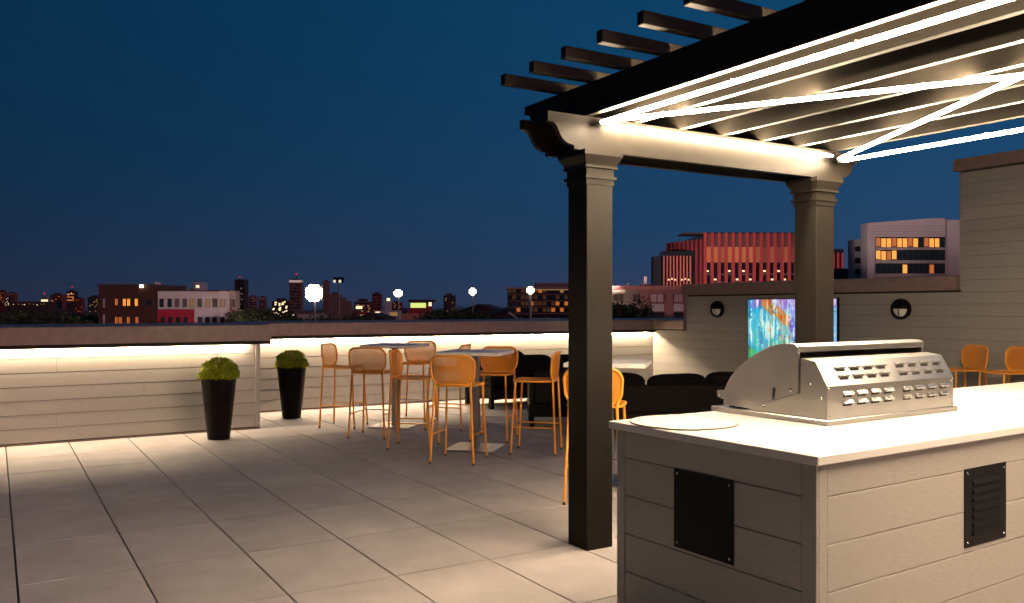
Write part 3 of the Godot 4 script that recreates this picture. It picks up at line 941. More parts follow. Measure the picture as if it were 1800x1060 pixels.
func screen_material() -> StandardMaterial3D:
	var w := 320
	var h := 180
	var im := Image.create_empty(w, h, false, Image.FORMAT_RGB8)
	var a := FastNoiseLite.new()
	a.seed = 3
	a.frequency = 0.02
	var b := FastNoiseLite.new()
	b.seed = 9
	b.frequency = 0.05
	b.noise_type = FastNoiseLite.TYPE_VALUE
	var c := FastNoiseLite.new()
	c.seed = 14
	c.frequency = 0.11
	c.noise_type = FastNoiseLite.TYPE_CELLULAR
	c.cellular_return_type = FastNoiseLite.RETURN_CELL_VALUE
	for y in h:
		for x in w:
			var u := x / float(w)
			var v := y / float(h)
			var wob := a.get_noise_2d(x, y * 0.6) * 0.5
			var fine := b.get_noise_2d(x * 1.4, y * 1.1)
			var tall := b.get_noise_2d(x * 1.6, y * 0.22 + 300.0)
			var col := Color(0.10, 0.62, 0.74)
			col = col.lerp(Color(0.66, 0.78, 0.62), clampf((u - 0.20 + wob) * 3.0, 0.0, 1.0))
			col = col.lerp(Color(0.62, 0.66, 0.92), clampf((u - 0.34 + wob) * 4.0, 0.0, 1.0) * clampf(1.3 - v * 2.0, 0.0, 1.0))
			col = col.lerp(Color(0.20, 0.22, 0.80), clampf((u - 0.44 + wob * 0.8) * 5.0, 0.0, 1.0) * clampf(v * 2.4 - 0.3 + wob, 0.0, 1.0))
			col = col.lerp(Color(0.45, 0.68, 0.85), clampf((u - 0.66 + wob) * 5.0, 0.0, 1.0))
			col = col.lerp(Color(0.20, 0.62, 0.22), clampf((v - 0.66 + wob * 1.1) * 3.0, 0.0, 0.85))
			col = col.lerp(Color(0.62, 0.34, 0.70), clampf(0.16 - v + fine * 0.25, 0.0, 0.2) * 4.0)
			var slope := absf(v - (0.05 + (u - 0.2) * 1.1))
			if u > 0.16 and u < 0.5 and slope < 0.10 + wob * 0.1:
				col = col.lerp(Color(0.80, 0.42, 0.12), 0.75)
			if u > 0.18 and u < 0.40 and tall > 0.18:
				col = col.lerp(Color(0.78, 0.36, 0.14), clampf(tall * 2.4, 0.0, 0.8))
			if fine > 0.30 and u > 0.22 and u < 0.5 and v > 0.25:
				col = col.lerp(Color(0.78, 0.16, 0.12), 0.7)
			if tall < -0.30:
				col = col.lerp(Color(0.93, 0.95, 0.88), 0.65)
			if fine < -0.42:
				col = col.lerp(Color(0.10, 0.36, 0.50), 0.6)
			var cell := c.get_noise_2d(x * 1.1, y * 0.4)
			if cell > 0.66:
				col = col.lerp(Color(0.90, 0.45, 0.66), 0.4)
			elif cell < -0.6:
				col = col.lerp(Color(0.98, 0.98, 0.92), 0.5)
			var st := b.get_noise_2d(x * 3.0, 40.0) * 0.16
			im.set_pixel(x, y, Color(clampf(col.r + st, 0, 1), clampf(col.g + st, 0, 1), clampf(col.b + st, 0, 1)))
	var m := mat("screen_picture", Color(0.01, 0.01, 0.01), 0.25)
	m.emission_enabled = true
	m.emission = Color.BLACK
	m.emission_texture = ImageTexture.create_from_image(im)
	m.emission_energy_multiplier = 1.15
	return m

# ------------------------------------------------------------------ the town; b is [metres right of the terrace, metres ahead, width, height of its top above the terrace]
func townspot(right: float, up: float, ahead: float) -> Vector3:
	return town * Vector3(right, 0, -ahead) + Vector3(0, up, 0)

func block(called: String, label: String, category: String, b: Array, depth: float, m: Material, group := "", turn := 0.0) -> Node3D:
	var o := thing(called, label, category, townspot(b[0], STREET, b[1]), deg_to_rad(-31.21) + turn, group)
	bx("wall", o, m, Vector3(-b[2] / 2.0, 0, -depth), Vector3(b[2] / 2.0, b[3] - STREET, 0), 0.0)
	return o

func pane(o: Node3D, w: Array, m: Material, frame: Material = null, called := "window", z := 0.0) -> void:
	var c := Vector3(w[0], w[1], z)
	if frame == null:
		part(called, boxm(Vector3(w[2], w[3], 0.12)), m, o, c + Vector3(0, 0, 0.03))
		return
	var t: float = min(w[2], w[3]) * 0.06
	var key := "frame %.2f %.2f" % [w[2], w[3]]
	if not cached.has(key):
		var st := tool()
		for s in [-1.0, 1.0]:
			add_box(st, Vector3(s * (w[2] - t) / 2.0, 0, 0.08), Vector3(t, w[3], 0.2))
			add_box(st, Vector3(0, s * (w[3] - t) / 2.0, 0.075), Vector3(w[2] - 2.02 * t, t, 0.2))
		add_box(st, Vector3(0, 0, 0.06), Vector3(t * 0.7, w[3] - 2.02 * t, 0.14))
		cached[key] = done(st)
	var f := part(called, cached[key], frame, o, c)
	part("pane", boxm(Vector3(w[2] - 2 * t - 0.01, w[3] - 2 * t - 0.01, 0.05)), m, f, Vector3(0, 0, 0.03))

func extra(o: Node3D, called: String, w: Array, m: Material, z0: float, z1: float) -> void:
	bx(called, o, m, Vector3(w[0] - w[2] / 2.0, w[1] - w[3] / 2.0, z0), Vector3(w[0] + w[2] / 2.0, w[1] + w[3] / 2.0, z1))

func mast(label: String, p: Vector3, wide: float, rows: int, columns: int, lit: bool) -> void:
	var o := thing("floodlight_mast", label, "floodlight", Vector3(p.x, STREET, p.z), deg_to_rad(-31.21), "floodlight masts of the sports ground")
	var top: float = p.y - STREET
	part("pole", tubem([Vector3.ZERO, Vector3(0, top * 0.5, 0), Vector3(0, top + wide * 0.3, 0)], 0.16, 8), M.galvanised, o)
	var step: float = wide / max(rows, columns)
	var lamp := lathe([Vector2(step * 0.30, -0.10), Vector2(step * 0.46, 0.0), Vector2(step * 0.56, 0.20), Vector2(step * 0.53, 0.20), Vector2(0.0001, 0.13)], 12)
	for r in rows:
		var y: float = top + (r - (rows - 1) / 2.0) * step
		part("crossbar", boxm(Vector3(columns * step, 0.10, 0.10)), M.galvanised, o, Vector3(0, y, 0.22))
		for c in columns:
			if lit and (r == 0 or r == rows - 1) and (c == 0 or c == columns - 1):
				continue
			var on := lit or (r + c * 2) % 4 == 0
			part("lamp", lamp, (M.flood if lit else M.flood_dim) if on else M.black_metal, o, Vector3((c - (columns - 1) / 2.0) * step, y, 0.38), Basis(Vector3.RIGHT, PI / 2 + 0.12))

func flood(p: Vector3, towards: Vector3, energy: float, angle: float) -> void:   # spot added at a lit mast, aimed to brighten building fronts
	var s := SpotLight3D.new()
	s.name = "added_facade_spot"
	s.light_energy = energy
	s.light_color = Color(1.0, 0.87, 0.84)
	s.light_size = 0.8
	s.spot_range = 400.0
	s.spot_attenuation = 2.0
	s.spot_angle = angle
	s.spot_angle_attenuation = 0.8
	s.shadow_enabled = true
	add_child(s, true)
	s.look_at_from_position(p, towards, Vector3.UP)

func town_left() -> void:
	var g := MeshInstance3D.new()
	g.name = "ground"
	g.mesh = boxm(Vector3(9000, 1, 9000))
	g.material_override = M.street
	g.position = Vector3(0, STREET - 0.5, 0)
	g.set_meta("kind", "structure")
	add_child(g)
	# the brown brick building and the white one beside it
	var b := block("brick_building", "dark brown brick building with lit windows and a lamp on its roof", "building", [-71.904, 160, 11.079, 5.684], 14.0, M.brown_brick)
	extra(b, "roof_edge", [-0.027, 19.764, 11.238, 0.373], M.far_dark, -14.1, 0.15)
	for w in [[-0.639, 16.542, 0.639, 1.385], [0.16, 16.542, 0.639, 1.385], [1.598, 16.542, 0.639, 1.385]]:
		pane(b, w, M.window_bright, M.far_dark)
	for w in [[-2.13, 16.595, 0.639, 1.278], [-2.13, 13.08, 0.639, 1.491], [-1.385, 13.08, 0.639, 1.491], [0.107, 13.08, 0.639, 1.491], [1.704, 13.08, 0.639, 1.491]]:
		pane(b, w, M.window_warm, M.far_dark)
	pane(b, [3.888, 16.542, 1.172, 1.385], M.dark_glass, M.far_dark)
	extra(b, "downpipe", [-4.447, 16.382, 0.266, 1.704], M.white_panel, 0.02, 0.2)
	extra(b, "downpipe", [-4.447, 13.08, 0.266, 2.344], M.white_panel, 0.02, 0.2)
	var lamp := thing("roof_lamp", "bright white lamp on the roof of the dark brick building", "lamp", Vector3(23.688, 5.365, -172.723))
	lamp.rotation.y = deg_to_rad(-31.21)
	part("bracket", tubem([Vector3(0, -0.2, -0.4), Vector3(0, 0.25, -0.1), Vector3(0, 0.25, 0.2)], 0.06, 6), M.galvanised, lamp)
	part("lamp_head", boxm(Vector3(0.62, 0.5, 0.2), 0.05), M.flood, lamp, Vector3(0, 0.2, 0.35))
	b = block("white_building", "long white two-storey building with a red ground-floor corner and a row of nine windows", "building", [-59.734, 160, 13.156, 4.726], 3.0, M.white_panel)
	extra(b, "roof_edge", [0, 18.736, 13.156, 0.234], M.far_dark, -3.1, 0.15)
	extra(b, "red_front", [-3.142, 12.254, 6.871, 6.019], M.crimson, 0.01, 0.25)
	var k := 0
	for w in [[-5.832, 16.435, 0.746, 1.598], [-4.341, 16.435, 0.746, 1.598], [-2.956, 16.435, 0.746, 1.598], [-1.518, 16.435, 0.746, 1.598], [-0.08, 16.435, 0.746, 1.598], [1.305, 16.435, 0.746, 1.598], [2.796, 16.435, 0.746, 1.598], [4.181, 16.435, 0.746, 1.598], [5.566, 16.435, 0.746, 1.598]]:
		pane(b, w, [M.dark_glass, M.dark_glass, M.window_dim, M.window_dim, M.window_soft, M.window_dim, M.window_soft, M.window_dim, M.window_soft][k], M.slate)
		k += 1
	for w in [[1.305, 13.08, 0.746, 1.491], [2.743, 13.08, 0.746, 1.491], [4.128, 13.08, 0.746, 1.491], [5.566, 13.08, 0.746, 1.491]]:
		pane(b, w, M.dark_glass, M.slate)
	for w in [[-5.513, 13.027, 0.746, 1.598], [-4.075, 13.027, 0.746, 1.598], [-2.636, 13.027, 0.746, 1.598], [-1.252, 13.027, 0.746, 1.598]]:
		pane(b, w, M.dark_glass, M.far_dark, "window", 0.25)
	b = block("stair_tower", "pale end bay with two tall windows adjoining the long white building", "building", [-52.722, 161, 1.469, 4.799], 2.2, M.beige)
	for w in [[-0.338, 16.066, 0.429, 2.144], [0.305, 16.388, 0.429, 1.501]]:
		pane(b, w, M.window_dim, M.slate)
	extra(b, "red_panel", [0.198, 13.601, 0.536, 3.216], M.crimson, 0.01, 0.2)
	extra(b, "porch", [0.975, 13.547, 0.911, 3.109], M.salmon, -1.0, 0.4)
	# on and behind their roofs
	b = block("plant_room", "white roof plant room with a small turret behind the lit roof lamp", "building", [-73.344, 175, 1.981, 6.19], 6.0, M.white_panel)
	extra(b, "turret", [0, 20.365, 0.583, 0.816], M.white_panel, -3.0, -1.0)
	b = block("plant_room", "grey roof plant boxes above the white building's left half", "building", [-73.794, 182, 2.181, 6.195], 6.0, M.pale_concrete)
	extra(b, "vent_box", [0.121, 20.225, 0.485, 0.424], M.galvanised, -3.0, -1.0)
	b = block("apartment_tower", "slim pale tower rising behind the white building's roof", "building", [-154.913, 420, 3.356, 14.113], 10.0, M.white_panel)
	for y in 4:
		pane(b, [0.4, 26.0 - 3.0 * y, 1.6, 1.2], M.window_white)
	extra(b, "annex", [-3.775, 24.548, 4.194, 1.258], M.white_panel, -9.0, -2.0)
	# towers on the skyline
	b = block("office_tower", "dark glass tower with a red beacon right of the white building", "building", [-287.167, 900, 10.486, 31.49], 14.0, M.far_dark)
	extra(b, "glass_front", [1.648, 29.312, 6.591, 29.96], M.dark_glass, 0.02, 0.5)
	extra(b, "mast", [-0.509, 46.988, 0.599, 2.996], M.far_dark, -3.0, -2.4)
	extra(b, "beacon", [-0.449, 47.887, 1.198, 1.198], M.beacon, -3.2, -2.2)
	for w in [[1.947, 35.903, 1.198, 1.198], [2.247, 30.21, 2.996, 0.599], [2.547, 24.518, 1.198, 1.198], [1.049, 19.425, 1.798, 0.599]]:
		pane(b, w, M.window_soft, null, "window", 0.5)
	skyline()

func tower(label: String, b: Array, m: Material, lights: int, lit: Material, beacon := false) -> Node3D:
	var o := block("skyline_tower", label, "tower", b, b[2] * 0.9, m, "towers on the far skyline")
	var h: float = b[3] - STREET
	bx("roof_box", o, M.far_dark, Vector3(-b[2] * 0.28, h, -b[2] * 0.6), Vector3(b[2] * 0.2, h + b[2] * 0.16, -b[2] * 0.2))
	var n := int(clampf((h - 8.0) / 3.6, 2.0, 9.0)) if b[2] > 9.0 else 0
	for k in n:
		bx("window_band", o, M.dark_glass, Vector3(-b[2] * 0.45, h - 2.6 - 3.4 * k, 0.02), Vector3(b[2] * 0.45, h - 1.1 - 3.4 * k, 0.06))
	for k in lights * 2:
		var s: float = b[2] * 0.10
		pane(o, [rng.randf_range(-0.42, 0.42) * b[2], h - rng.randf_range(0.06, 0.9) * min(h - 4.0, b[2] * 2.4), s, s * 0.8], lit)
	if beacon:
		bx("spire", o, M.far_dark, Vector3(-b[2] * 0.03, h + b[2] * 0.16, -b[2] * 0.43), Vector3(b[2] * 0.03, h + b[2] * 0.5, -b[2] * 0.37))
		bx("beacon", o, M.beacon, Vector3(-b[2] * 0.055, h + b[2] * 0.5, -b[2] * 0.455), Vector3(b[2] * 0.055, h + b[2] * 0.62, -b[2] * 0.345))
	return o

func skyline() -> void:
	tower("reddish lit tower at the picture's left edge of the skyline", [-896.804, 1500, 9.987, 31.49], M.far_red, 9, M.window_warm)
	tower("dark skyline tower with a pale top beside the reddish one at the left edge", [-856.292, 1450, 9.654, 20.838], M.far_dark, 5, M.window_white)
	tower("squat dark red skyline block left of the domed building", [-997.137, 1700, 13.582, 30.957], M.far_red, 3, M.window_soft)
	var d := block("domed_hall", "broad dark hall with a lit drum and red-tipped dome on the left skyline", "building", [-843.875, 1500, 65.912, 12.515], 40.0, M.far_dark)
	var c := part("drum", lathe([Vector2(5.2, 0), Vector2(5.2, 3.6), Vector2(4.6, 3.6)], 16), M.window_white, d, Vector3(16.6, 26.4, -12))
	part("dome", lathe([Vector2(4.7, 3.6), Vector2(3.9, 6.4), Vector2(1.8, 8.3), Vector2(0.3, 9.0), Vector2(0.25, 13.5), Vector2(0.0001, 14)], 16), M.far_red, c)
	part("beacon", boxm(Vector3(1.2, 3.0, 1.2)), M.beacon, c, Vector3(0, 14.5, 0))
	for k in 9:
		pane(d, [-30.0 + 6.5 * k + rng.randf_range(-2, 2), 24.5 - rng.randf() * 5.0, 1.6, 1.3], [M.window_white, M.window_warm, M.window_soft][k % 3])
	tower("dark reddish tower between the domed hall and the striped tower", [-854.328, 1600, 21.305, 26.031], M.far_red, 7, M.window_warm)
	var s := tower("tower with lit orange storeys and a red spire on the left skyline", [-774.967, 1500, 13.981, 30.491], M.far_dark, 2, M.window_white, true)
	for w in [[0, 39.498, 11.984, 1.997], [-0.499, 34.505, 10.985, 1.997], [0, 28.762, 11.984, 2.497]]:
		extra(s, "lit_storey", w, M.window_warm, 0.02, 0.4)
	tower("low reddish block right of the striped skyline tower", [-760.985, 1500, 11.984, 18.507], M.far_red, 3, M.window_warm)
	tower("stepped dark tower just left of the brown brick building", [-637.45, 1300, 16.445, 17.975], M.slate, 6, M.window_soft)
	tower("small dim tower right of the dark glass tower", [-364.714, 1200, 10.386, 17.509], M.mauve, 4, M.window_soft)
	tower("second small dim tower right of the dark glass tower", [-365.346, 1250, 9.987, 17.342], M.mauve, 3, M.window_soft)
	tower("low dark block with many small lights left of the crowned tower", [-270.972, 1000, 19.973, 9.519], M.far_dark, 14, M.window_white)
	s = tower("tall brownish tower with a lit white crown left of the brightest floodlight", [-228.445, 900, 12.284, 30.292], M.mauve, 16, M.window_dim, true)
	extra(s, "lit_crown", [0, 43.393, 12.284, 2.397], M.lit_crown, -8.0, 0.3)
	for k in 9:
		extra(s, "storey_band", [0.0, 41.5 - 3.4 * k - 1.2, 11.6, 1.1], M.bronze_panel, 0.02, 0.3)
	tower("slim tower right behind the brightest floodlight", [-206.982, 950, 6.641, 31.257], M.mauve, 6, M.window_dim)
	s = tower("stepped broad building right of the brightest floodlight", [-124.634, 600, 7.989, 11.117], M.mauve, 6, M.window_dim)
	extra(s, "lower_step", [5.593, 15.33, 3.196, 14.78], M.mauve, -6.0, -0.1)
	extra(s, "lower_step", [9.188, 14.132, 3.995, 12.383], M.mauve, -6.0, -0.2)
	tower("dark red tower with a flat roof between the two left floodlights", [-142.61, 900, 9.587, 16.51], M.far_red, 4, M.window_dim)
	tower("dark tower between the red scoreboard and the third floodlight", [-73.402, 1000, 13.648, 16.177], M.far_dark, 4, M.window_soft)
	tower("low dim block right of the unlit mast", [-157.59, 900, 17.976, 8.121], M.mauve, 6, M.window_soft)
	tower("low dim block left of the red scoreboard", [-148.668, 1100, 13.182, 8.121], M.far_red, 4, M.window_soft)

func town_middle() -> void:
	mast("brightest floodlight mast, beside the crowned skyline tower", Vector3(38.504, 3.607, -116.978), 2.35, 5, 5, true)
	mast("unlit floodlight mast with dark lamps right of the brightest one", Vector3(69.014, 8.055, -192.03), 2.5, 2, 4, false)
	mast("second lit floodlight mast, left of the red scoreboard", Vector3(64.732, 4.246, -147.856), 1.6, 4, 5, true)
	mast("third lit floodlight mast, above the dark trees", Vector3(95.777, 5.325, -175.816), 1.65, 4, 4, true)
	mast("fourth lit floodlight mast, before the building with lit storeys", Vector3(59.004, 3.8, -92.866), 0.95, 4, 4, true)
	flood(Vector3(38.21, 3.597, -116.455), Vector3(29.337, 1.101, -170.47), 6000.0, 24.0)
	flood(Vector3(58.735, 3.79, -92.444), Vector3(183.354, 18.308, -122.756), 11000.0, 6.5)
	flood(Vector3(58.735, 3.717, -92.444), Vector3(80.63, 2.409, -91.455), 200.0, 28.0)
	flood(Vector3(64.489, 4.236, -147.302), Vector3(199.913, 16.531, -185.215), 30000.0, 14.0)
	# the sports ground and low buildings between
	var s := block("scoreboard_building", "red tiered stand building with a lit panel on top, right of the second floodlight", "building", [-24.883, 230, 9.953, -0.001], 9.0, M.salmon)
	extra(s, "middle_tier", [-0.23, 14.688, 5.819, 1.684], M.crimson, -6.0, -0.3)
	extra(s, "press_box", [0.153, 16.28, 5.666, 1.562], M.far_red, -6.0, -1.0)
	extra(s, "lit_panel", [-0.459, 16.181, 4.134, 1.302], M.sign_light, -0.98, -0.8)
	extra(s, "side_panel", [2.756, 16.487, 0.766, 0.995], M.window_white, -0.98, -0.8)
	extra(s, "roof", [0.306, 17.406, 6.891, 0.689], M.far_dark, -7.0, 0.0)
	s = block("chapel_tower", "small floodlit pale tower between the second floodlight and the dark red tower", "tower", [-101.598, 700, 4.66, 7.123], 5.0, M.pale_concrete)
	extra(s, "lantern", [0, 22.288, 2.33, 2.33], M.window_white, -3.5, -1.0)
	extra(s, "spire", [0.047, 24.851, 0.559, 2.796], M.far_dark, -2.6, -2.0)
	s = block("white_shed", "low white lit shed below the dark red tower", "building", [-46.438, 300, 4.194, 0.531], 8.0, M.white_panel)
	pane(s, [-0.699, 13.633, 1.598, 0.999], M.window_white)
	s = block("white_shed", "low white lit shed directly left of the second floodlight's pole", "building", [-43.033, 310, 3.921, 0.498], 8.0, M.white_panel)
	pane(s, [0.103, 13.26, 2.889, 1.238], M.window_soft)
	s = block("petrol_station", "low lit canopy in red and white left of the white sheds", "building", [-46.884, 280, 7.27, -0.521], 7.0, M.pale_concrete)
	extra(s, "fascia", [-1.491, 13.712, 3.915, 0.652], M.crimson, 0.02, 1.4)
	extra(s, "lit_bay", [-1.491, 12.361, 2.423, 1.491], M.window_white, 0.02, 0.3)
	extra(s, "lit_bay", [1.678, 12.827, 2.796, 0.932], M.window_white, 0.02, 0.3)
	extra(s, "sign_board", [-3.542, 15.623, 2.051, 0.932], M.window_white, -2.0, -1.7)
	s = block("white_stand", "pale low stand with a sloping roof under the brightest floodlight", "building", [-59.421, 250, 7.656, 0.032], 8.0, M.pale_concrete)
	extra(s, "roof", [0, 14.182, 8.322, 0.366], M.mauve, -8.2, 0.6)
	# the office building with lit storeys
	s = block("office_building", "long dark glass office building with lit storeys left of the pergola post", "building", [10.153, 250, 22.969, 7.189], 16.0, M.dark_glass)
	extra(s, "roof_band", [-0.166, 21.231, 23.302, 0.583], M.beige, -16.2, 0.7)
	extra(s, "roof_light", [3.828, 20.781, 14.647, 0.25], M.window_soft, 0.3, 0.6)
	extra(s, "penthouse", [3.995, 22.188, 14.314, 1.332], M.mauve, -14.0, -3.0)
	for r in 4:
		extra(s, "floor_slab", [0.0, 21.0 - 1.86 * r - 1.6, 23.0, 0.42], M.bronze_panel, 0.02, 0.5)
		for k in 18:
			var lit := rng.randf()
			if lit < 0.62:
				pane(s, [-10.8 + 1.27 * k, 20.55 - 1.86 * r, 1.05, 1.2], M.window_dim if lit < 0.36 else (M.window_warm if lit < 0.5 else M.window_soft))
	s = thing("ramp", "pale railed ramp sloping down before the office building with lit storeys", "ramp", Vector3(108.19, -1.133, -168.295), deg_to_rad(-31.21))
	part("slope", boxm(Vector3(2.9, 0.35, 1.6)), M.pale_concrete, s, Vector3(-5.0, 0.8, 0), Basis(Vector3.BACK, -0.62))
	part("landing", boxm(Vector3(9.4, 0.35, 1.6)), M.pale_concrete, s, Vector3(1.2, 0.0, 0))
	for k in 7:
		part("post", boxm(Vector3(0.12, 9, 0.12)), M.galvanised, s, Vector3(-3.2 + 1.45 * k, -4.7, 0.5))
	# low houses that fill the distance
	for k in 64:
		var ahead := 260.0 + 900.0 * pow(rng.randf(), 1.3)
		var right := rng.randf_range(-0.62, 0.08) * ahead
		var tall := rng.randf_range(7.0, 13.6)
		var wide := rng.randf_range(8.0, 24.0)
		var h := block("town_house", "small dim house among the roofs below the far skyline", "house", [right, ahead, wide, STREET + tall], 10.0, [M.mauve, M.far_red, M.far_dark, M.mauve, M.slate][k % 5], "small houses below the skyline", rng.randf_range(-0.5, 0.5))
		if k % 2 == 0:
			part("roof", prism([Vector2(-wide / 2 - 0.4, 0), Vector2(wide / 2 + 0.4, 0), Vector2(0, wide * 0.16)], 10.6, Vector3.RIGHT, Vector3.UP), M.far_dark, h, Vector3(0, tall, -5.0))
		else:
			bx("parapet", h, M.far_dark, Vector3(-wide / 2 - 0.2, tall, -10.2), Vector3(wide / 2 + 0.2, tall + 0.5, 0.2))
		for j in rng.randi_range(1, 4):
			pane(h, [rng.randf_range(-0.4, 0.4) * wide, tall - 1.6 - rng.randf() * 2.5, rng.randf_range(0.9, 2.2), 1.3], [M.window_warm, M.window_soft, M.window_white, M.window_soft][rng.randi_range(0, 3)])
	var v := thing("roof_vent", "small white vent box just beyond the left parapet", "vent", Vector3(1.285, 0.955, -27.283))
	v.rotation.y = deg_to_rad(-31.21)
	bx("housing", v, M.white_panel, Vector3(-0.15, -0.3, -0.15), Vector3(0.15, 0.07, 0.15), 0.01)
	bx("cowl", v, M.white_panel, Vector3(-0.11, 0.07, -0.11), Vector3(0.06, 0.12, 0.11), 0.01)
	bx("curb", v, M.galvanised, Vector3(-0.3, -15.3, -0.3), Vector3(0.3, -0.3, 0.3), 0.0)

func town_right() -> void:
	# the pink brick building beside the post
	var b := block("pink_building", "pink brick building with pale window panels, right of the near pergola post", "building", [21.332, 120, 6.391, 4.087], 9.0, M.pink_brick)
	extra(b, "coping", [-2.676, 18.346, 11.744, 0.519], M.salmon, -9.1, 0.25)
	extra(b, "rear_wall", [-6.671, 15.25, 6.951, 5.672], M.beige, -9.0, -1.2)
	for e in [[-0.999, 16.888, 1.997, 1.278], [2.037, 16.888, 1.358, 1.278]]:
		pane(b, e, M.pale_pane, M.bronze_panel)
	for e in [[-0.919, 15.55, 1.838, 0.999], [2.037, 15.55, 1.358, 0.999]]:
		extra(b, "pale_panel", e, M.white_panel, 0.01, 0.12)
	for e in [[-0.919, 14.392, 1.838, 1.079], [2.037, 14.392, 1.358, 1.079]]:
		pane(b, e, M.dark_glass, M.far_dark)
	for e in [[-6.711, 17.008, 0.479, 0.879], [-5.872, 17.008, 0.559, 0.879], [-3.755, 16.968, 0.799, 0.959]]:
		pane(b, e, M.window_dim, M.slate, "window", -1.2)
	for e in [[-4.294, 18.846, 0.2, 0.559], [-1.558, 18.766, 1.997, 0.399], [-1.738, 19.485, 0.28, 1.198]]:
		extra(b, "roof_vent", e, M.far_dark, -6.0, -5.0)
	# the red finned building
	var r := block("finned_building", "large building with red vertical fins and glowing orange panels behind the stepped wall", "building", [75.992, 260, 35.313, 24.206], 30.0, M.dark_glass)
	var w := part("side_wing", boxm(Vector3(17.5, 36.3, 12.0)), M.dark_glass, r, Vector3(-16.5, 18.15, -10.5), Basis(Vector3.UP, deg_to_rad(-62)))
	for k in 9:
		part("fin", boxm(Vector3(0.32, 36.4, 0.8)), M.fin_red, w, Vector3(-8.4 + 2.05 * k, 0.1, 6.3))
	for e in [[-9.2, 24, 16], [-6.0, 22, 12], [-1.5, 24, 14], [3.0, 22, 10]]:
		for j in 2:
			part("window", boxm(Vector3(0.6, 0.5, 0.1)), M.window_white, w, Vector3(e[0] + 4.5 * j, 4.2 - 5.2 * j, 6.03))
	extra(r, "low_wing", [-23.715, 26.089, 11.771, 13.848], M.dark_glass, -9.0, -3.0)
	for k in 9:
		extra(r, "fin", [-29.3 + 1.02 * k, 13.5, 0.34, 36.0], M.salmon_fin, -3.0, -2.4)
	for k in 8:
		for j in 2:
			if (k + j * 3) % 4 != 0:
				pane(r, [-28.8 + 1.02 * k, 24.4 - 2.7 * j - 0.25 * (k % 2), 0.45, 0.45], M.window_white, null, "window", -3.0)
	extra(r, "far_left_block", [-30.985, 25.31, 2.423, 12.29], M.slate, -9.0, -5.0)
	for k in 17:
		var x: float = -17.3 + 2.13 * k
		bx("fin", r, M.fin_red, Vector3(x - 0.42, 18.0, 0.0), Vector3(x + 0.42, 38.3, 0.75))
		if k < 16:
			extra(r, "upper_panel", [x + 1.065, 36.1, 1.46, 3.9], M.bronze_panel, 0.02, 0.3)
			extra(r, "glowing_window", [x + 1.065, 31.7, 1.46, 4.7], [M.wash_light, M.wash_light, M.wash_mid][rng.randi() % 3] if k < 8 else [M.wash_dim, M.wash_dim, M.wash_mid][rng.randi() % 3], 0.02, 0.25)
			extra(r, "spandrel", [x + 1.065, 29.25, 1.46, 0.16], M.far_dark, 0.02, 0.34)
			for j in 2:
				if (k * 2 + j * 3) % 5 < 2:
					pane(r, [x + 1.065 + rng.randf_range(-0.3, 0.3), 26.7 - 2.55 * j, 0.75, 0.5], M.window_white)
				if (k + j) % 3 != 1:
					pane(r, [x + 1.065, 25.75 - 2.5 * j, 1.4, 0.62], M.window_dim)
	extra(r, "right_wing", [22.071, 26.435, 8.828, 14.541], M.dark_glass, -14.0, -4.0)
	for k in 7:
		extra(r, "fin", [17.9 + 1.35 * k, 26.0, 0.5, 13.0], M.fin_red, -4.0, -3.4)
	for k in 5:
		pane(r, [21.0 + 1.3 * k, 27.0, 0.6, 1.2], M.window_warm, null, "window", -3.4)
	extra(r, "roof_rail", [-2.77, 38.466, 40.852, 0.519], M.far_dark, -12.0, -3.0)
	b = block("grey_shed", "plain blue-grey roof shed between the finned building and the concrete one", "building", [83.309, 215, 5.726, 11.121], 10.0, M.slate)
	bx("roof", b, M.slate, Vector3(-3.0, 25.1, -10.2), Vector3(3.0, 25.4, 0.2))
	# the pale concrete building
	b = block("concrete_building", "pale concrete office building with three long window bands, beside the tall grey wall", "building", [92.344, 200, 18.242, 21.37], 4.0, M.pale_concrete)
	part("parapet", prism([Vector2(-9.12, 0), Vector2(9.12, 0), Vector2(9.12, 1.15), Vector2(6.0, 1.12), Vector2(-9.12, 0.02)], 3.9, Vector3.RIGHT, Vector3.UP), M.pale_concrete, b, Vector3(0, 35.37, -1.96))
	extra(b, "side_bay", [11.138, 25.916, 3.955, 20.506], M.pale_concrete, -4.0, -0.6)
	for j in 3:
		var y: float = [426.0, 448.5, 472.0][j]
		var top: float = 1.53 + (541.0 - y) * 200.0 / 1502.0 - STREET
		extra(b, "window_band", [0.85, top, 16.3, 2.45], M.dark_glass, -0.3, 0.06)
		for k in 13:
			var lit := j == 0 and k != 8 and k < 12 or j == 1 and k < 4 or j == 2 and (k == 5 or k == 10)
			pane(b, [-6.65 + 1.25 * k, top - 0.1 + (0.15 if k % 3 == 0 else 0.0), 1.0, 2.0], (M.window_bright if (k * 7 + j) % 3 != 0 else M.window_warm) if lit else M.night_pane, null, "window", 0.03)
			extra(b, "mullion", [-7.28 + 1.25 * k, top, 0.12, 2.45], M.slate, 0.07, 0.2)
		extra(b, "sill_ledge", [0.85, top - 1.35, 16.6, 0.25], M.pale_concrete, 0.02, 0.5)
	for j in 7:
		extra(b, "panel_joint", [0.0, 34.6 - 0.62 * j, 18.1, 0.05], M.mauve, 0.0, 0.015)
	b = block("office_wing", "lower pale wing with dark window bands left of the concrete building", "building", [84.142, 206, 3.154, 17.988], 4.0, M.pale_concrete)
	for e in [[-0.034, 29.725, 2.949, 1.234], [-0.034, 26.913, 2.949, 1.372], [-0.034, 24.239, 2.949, 1.234]]:
		extra(b, "window_band", e, M.dark_glass, 0.01, 0.08)

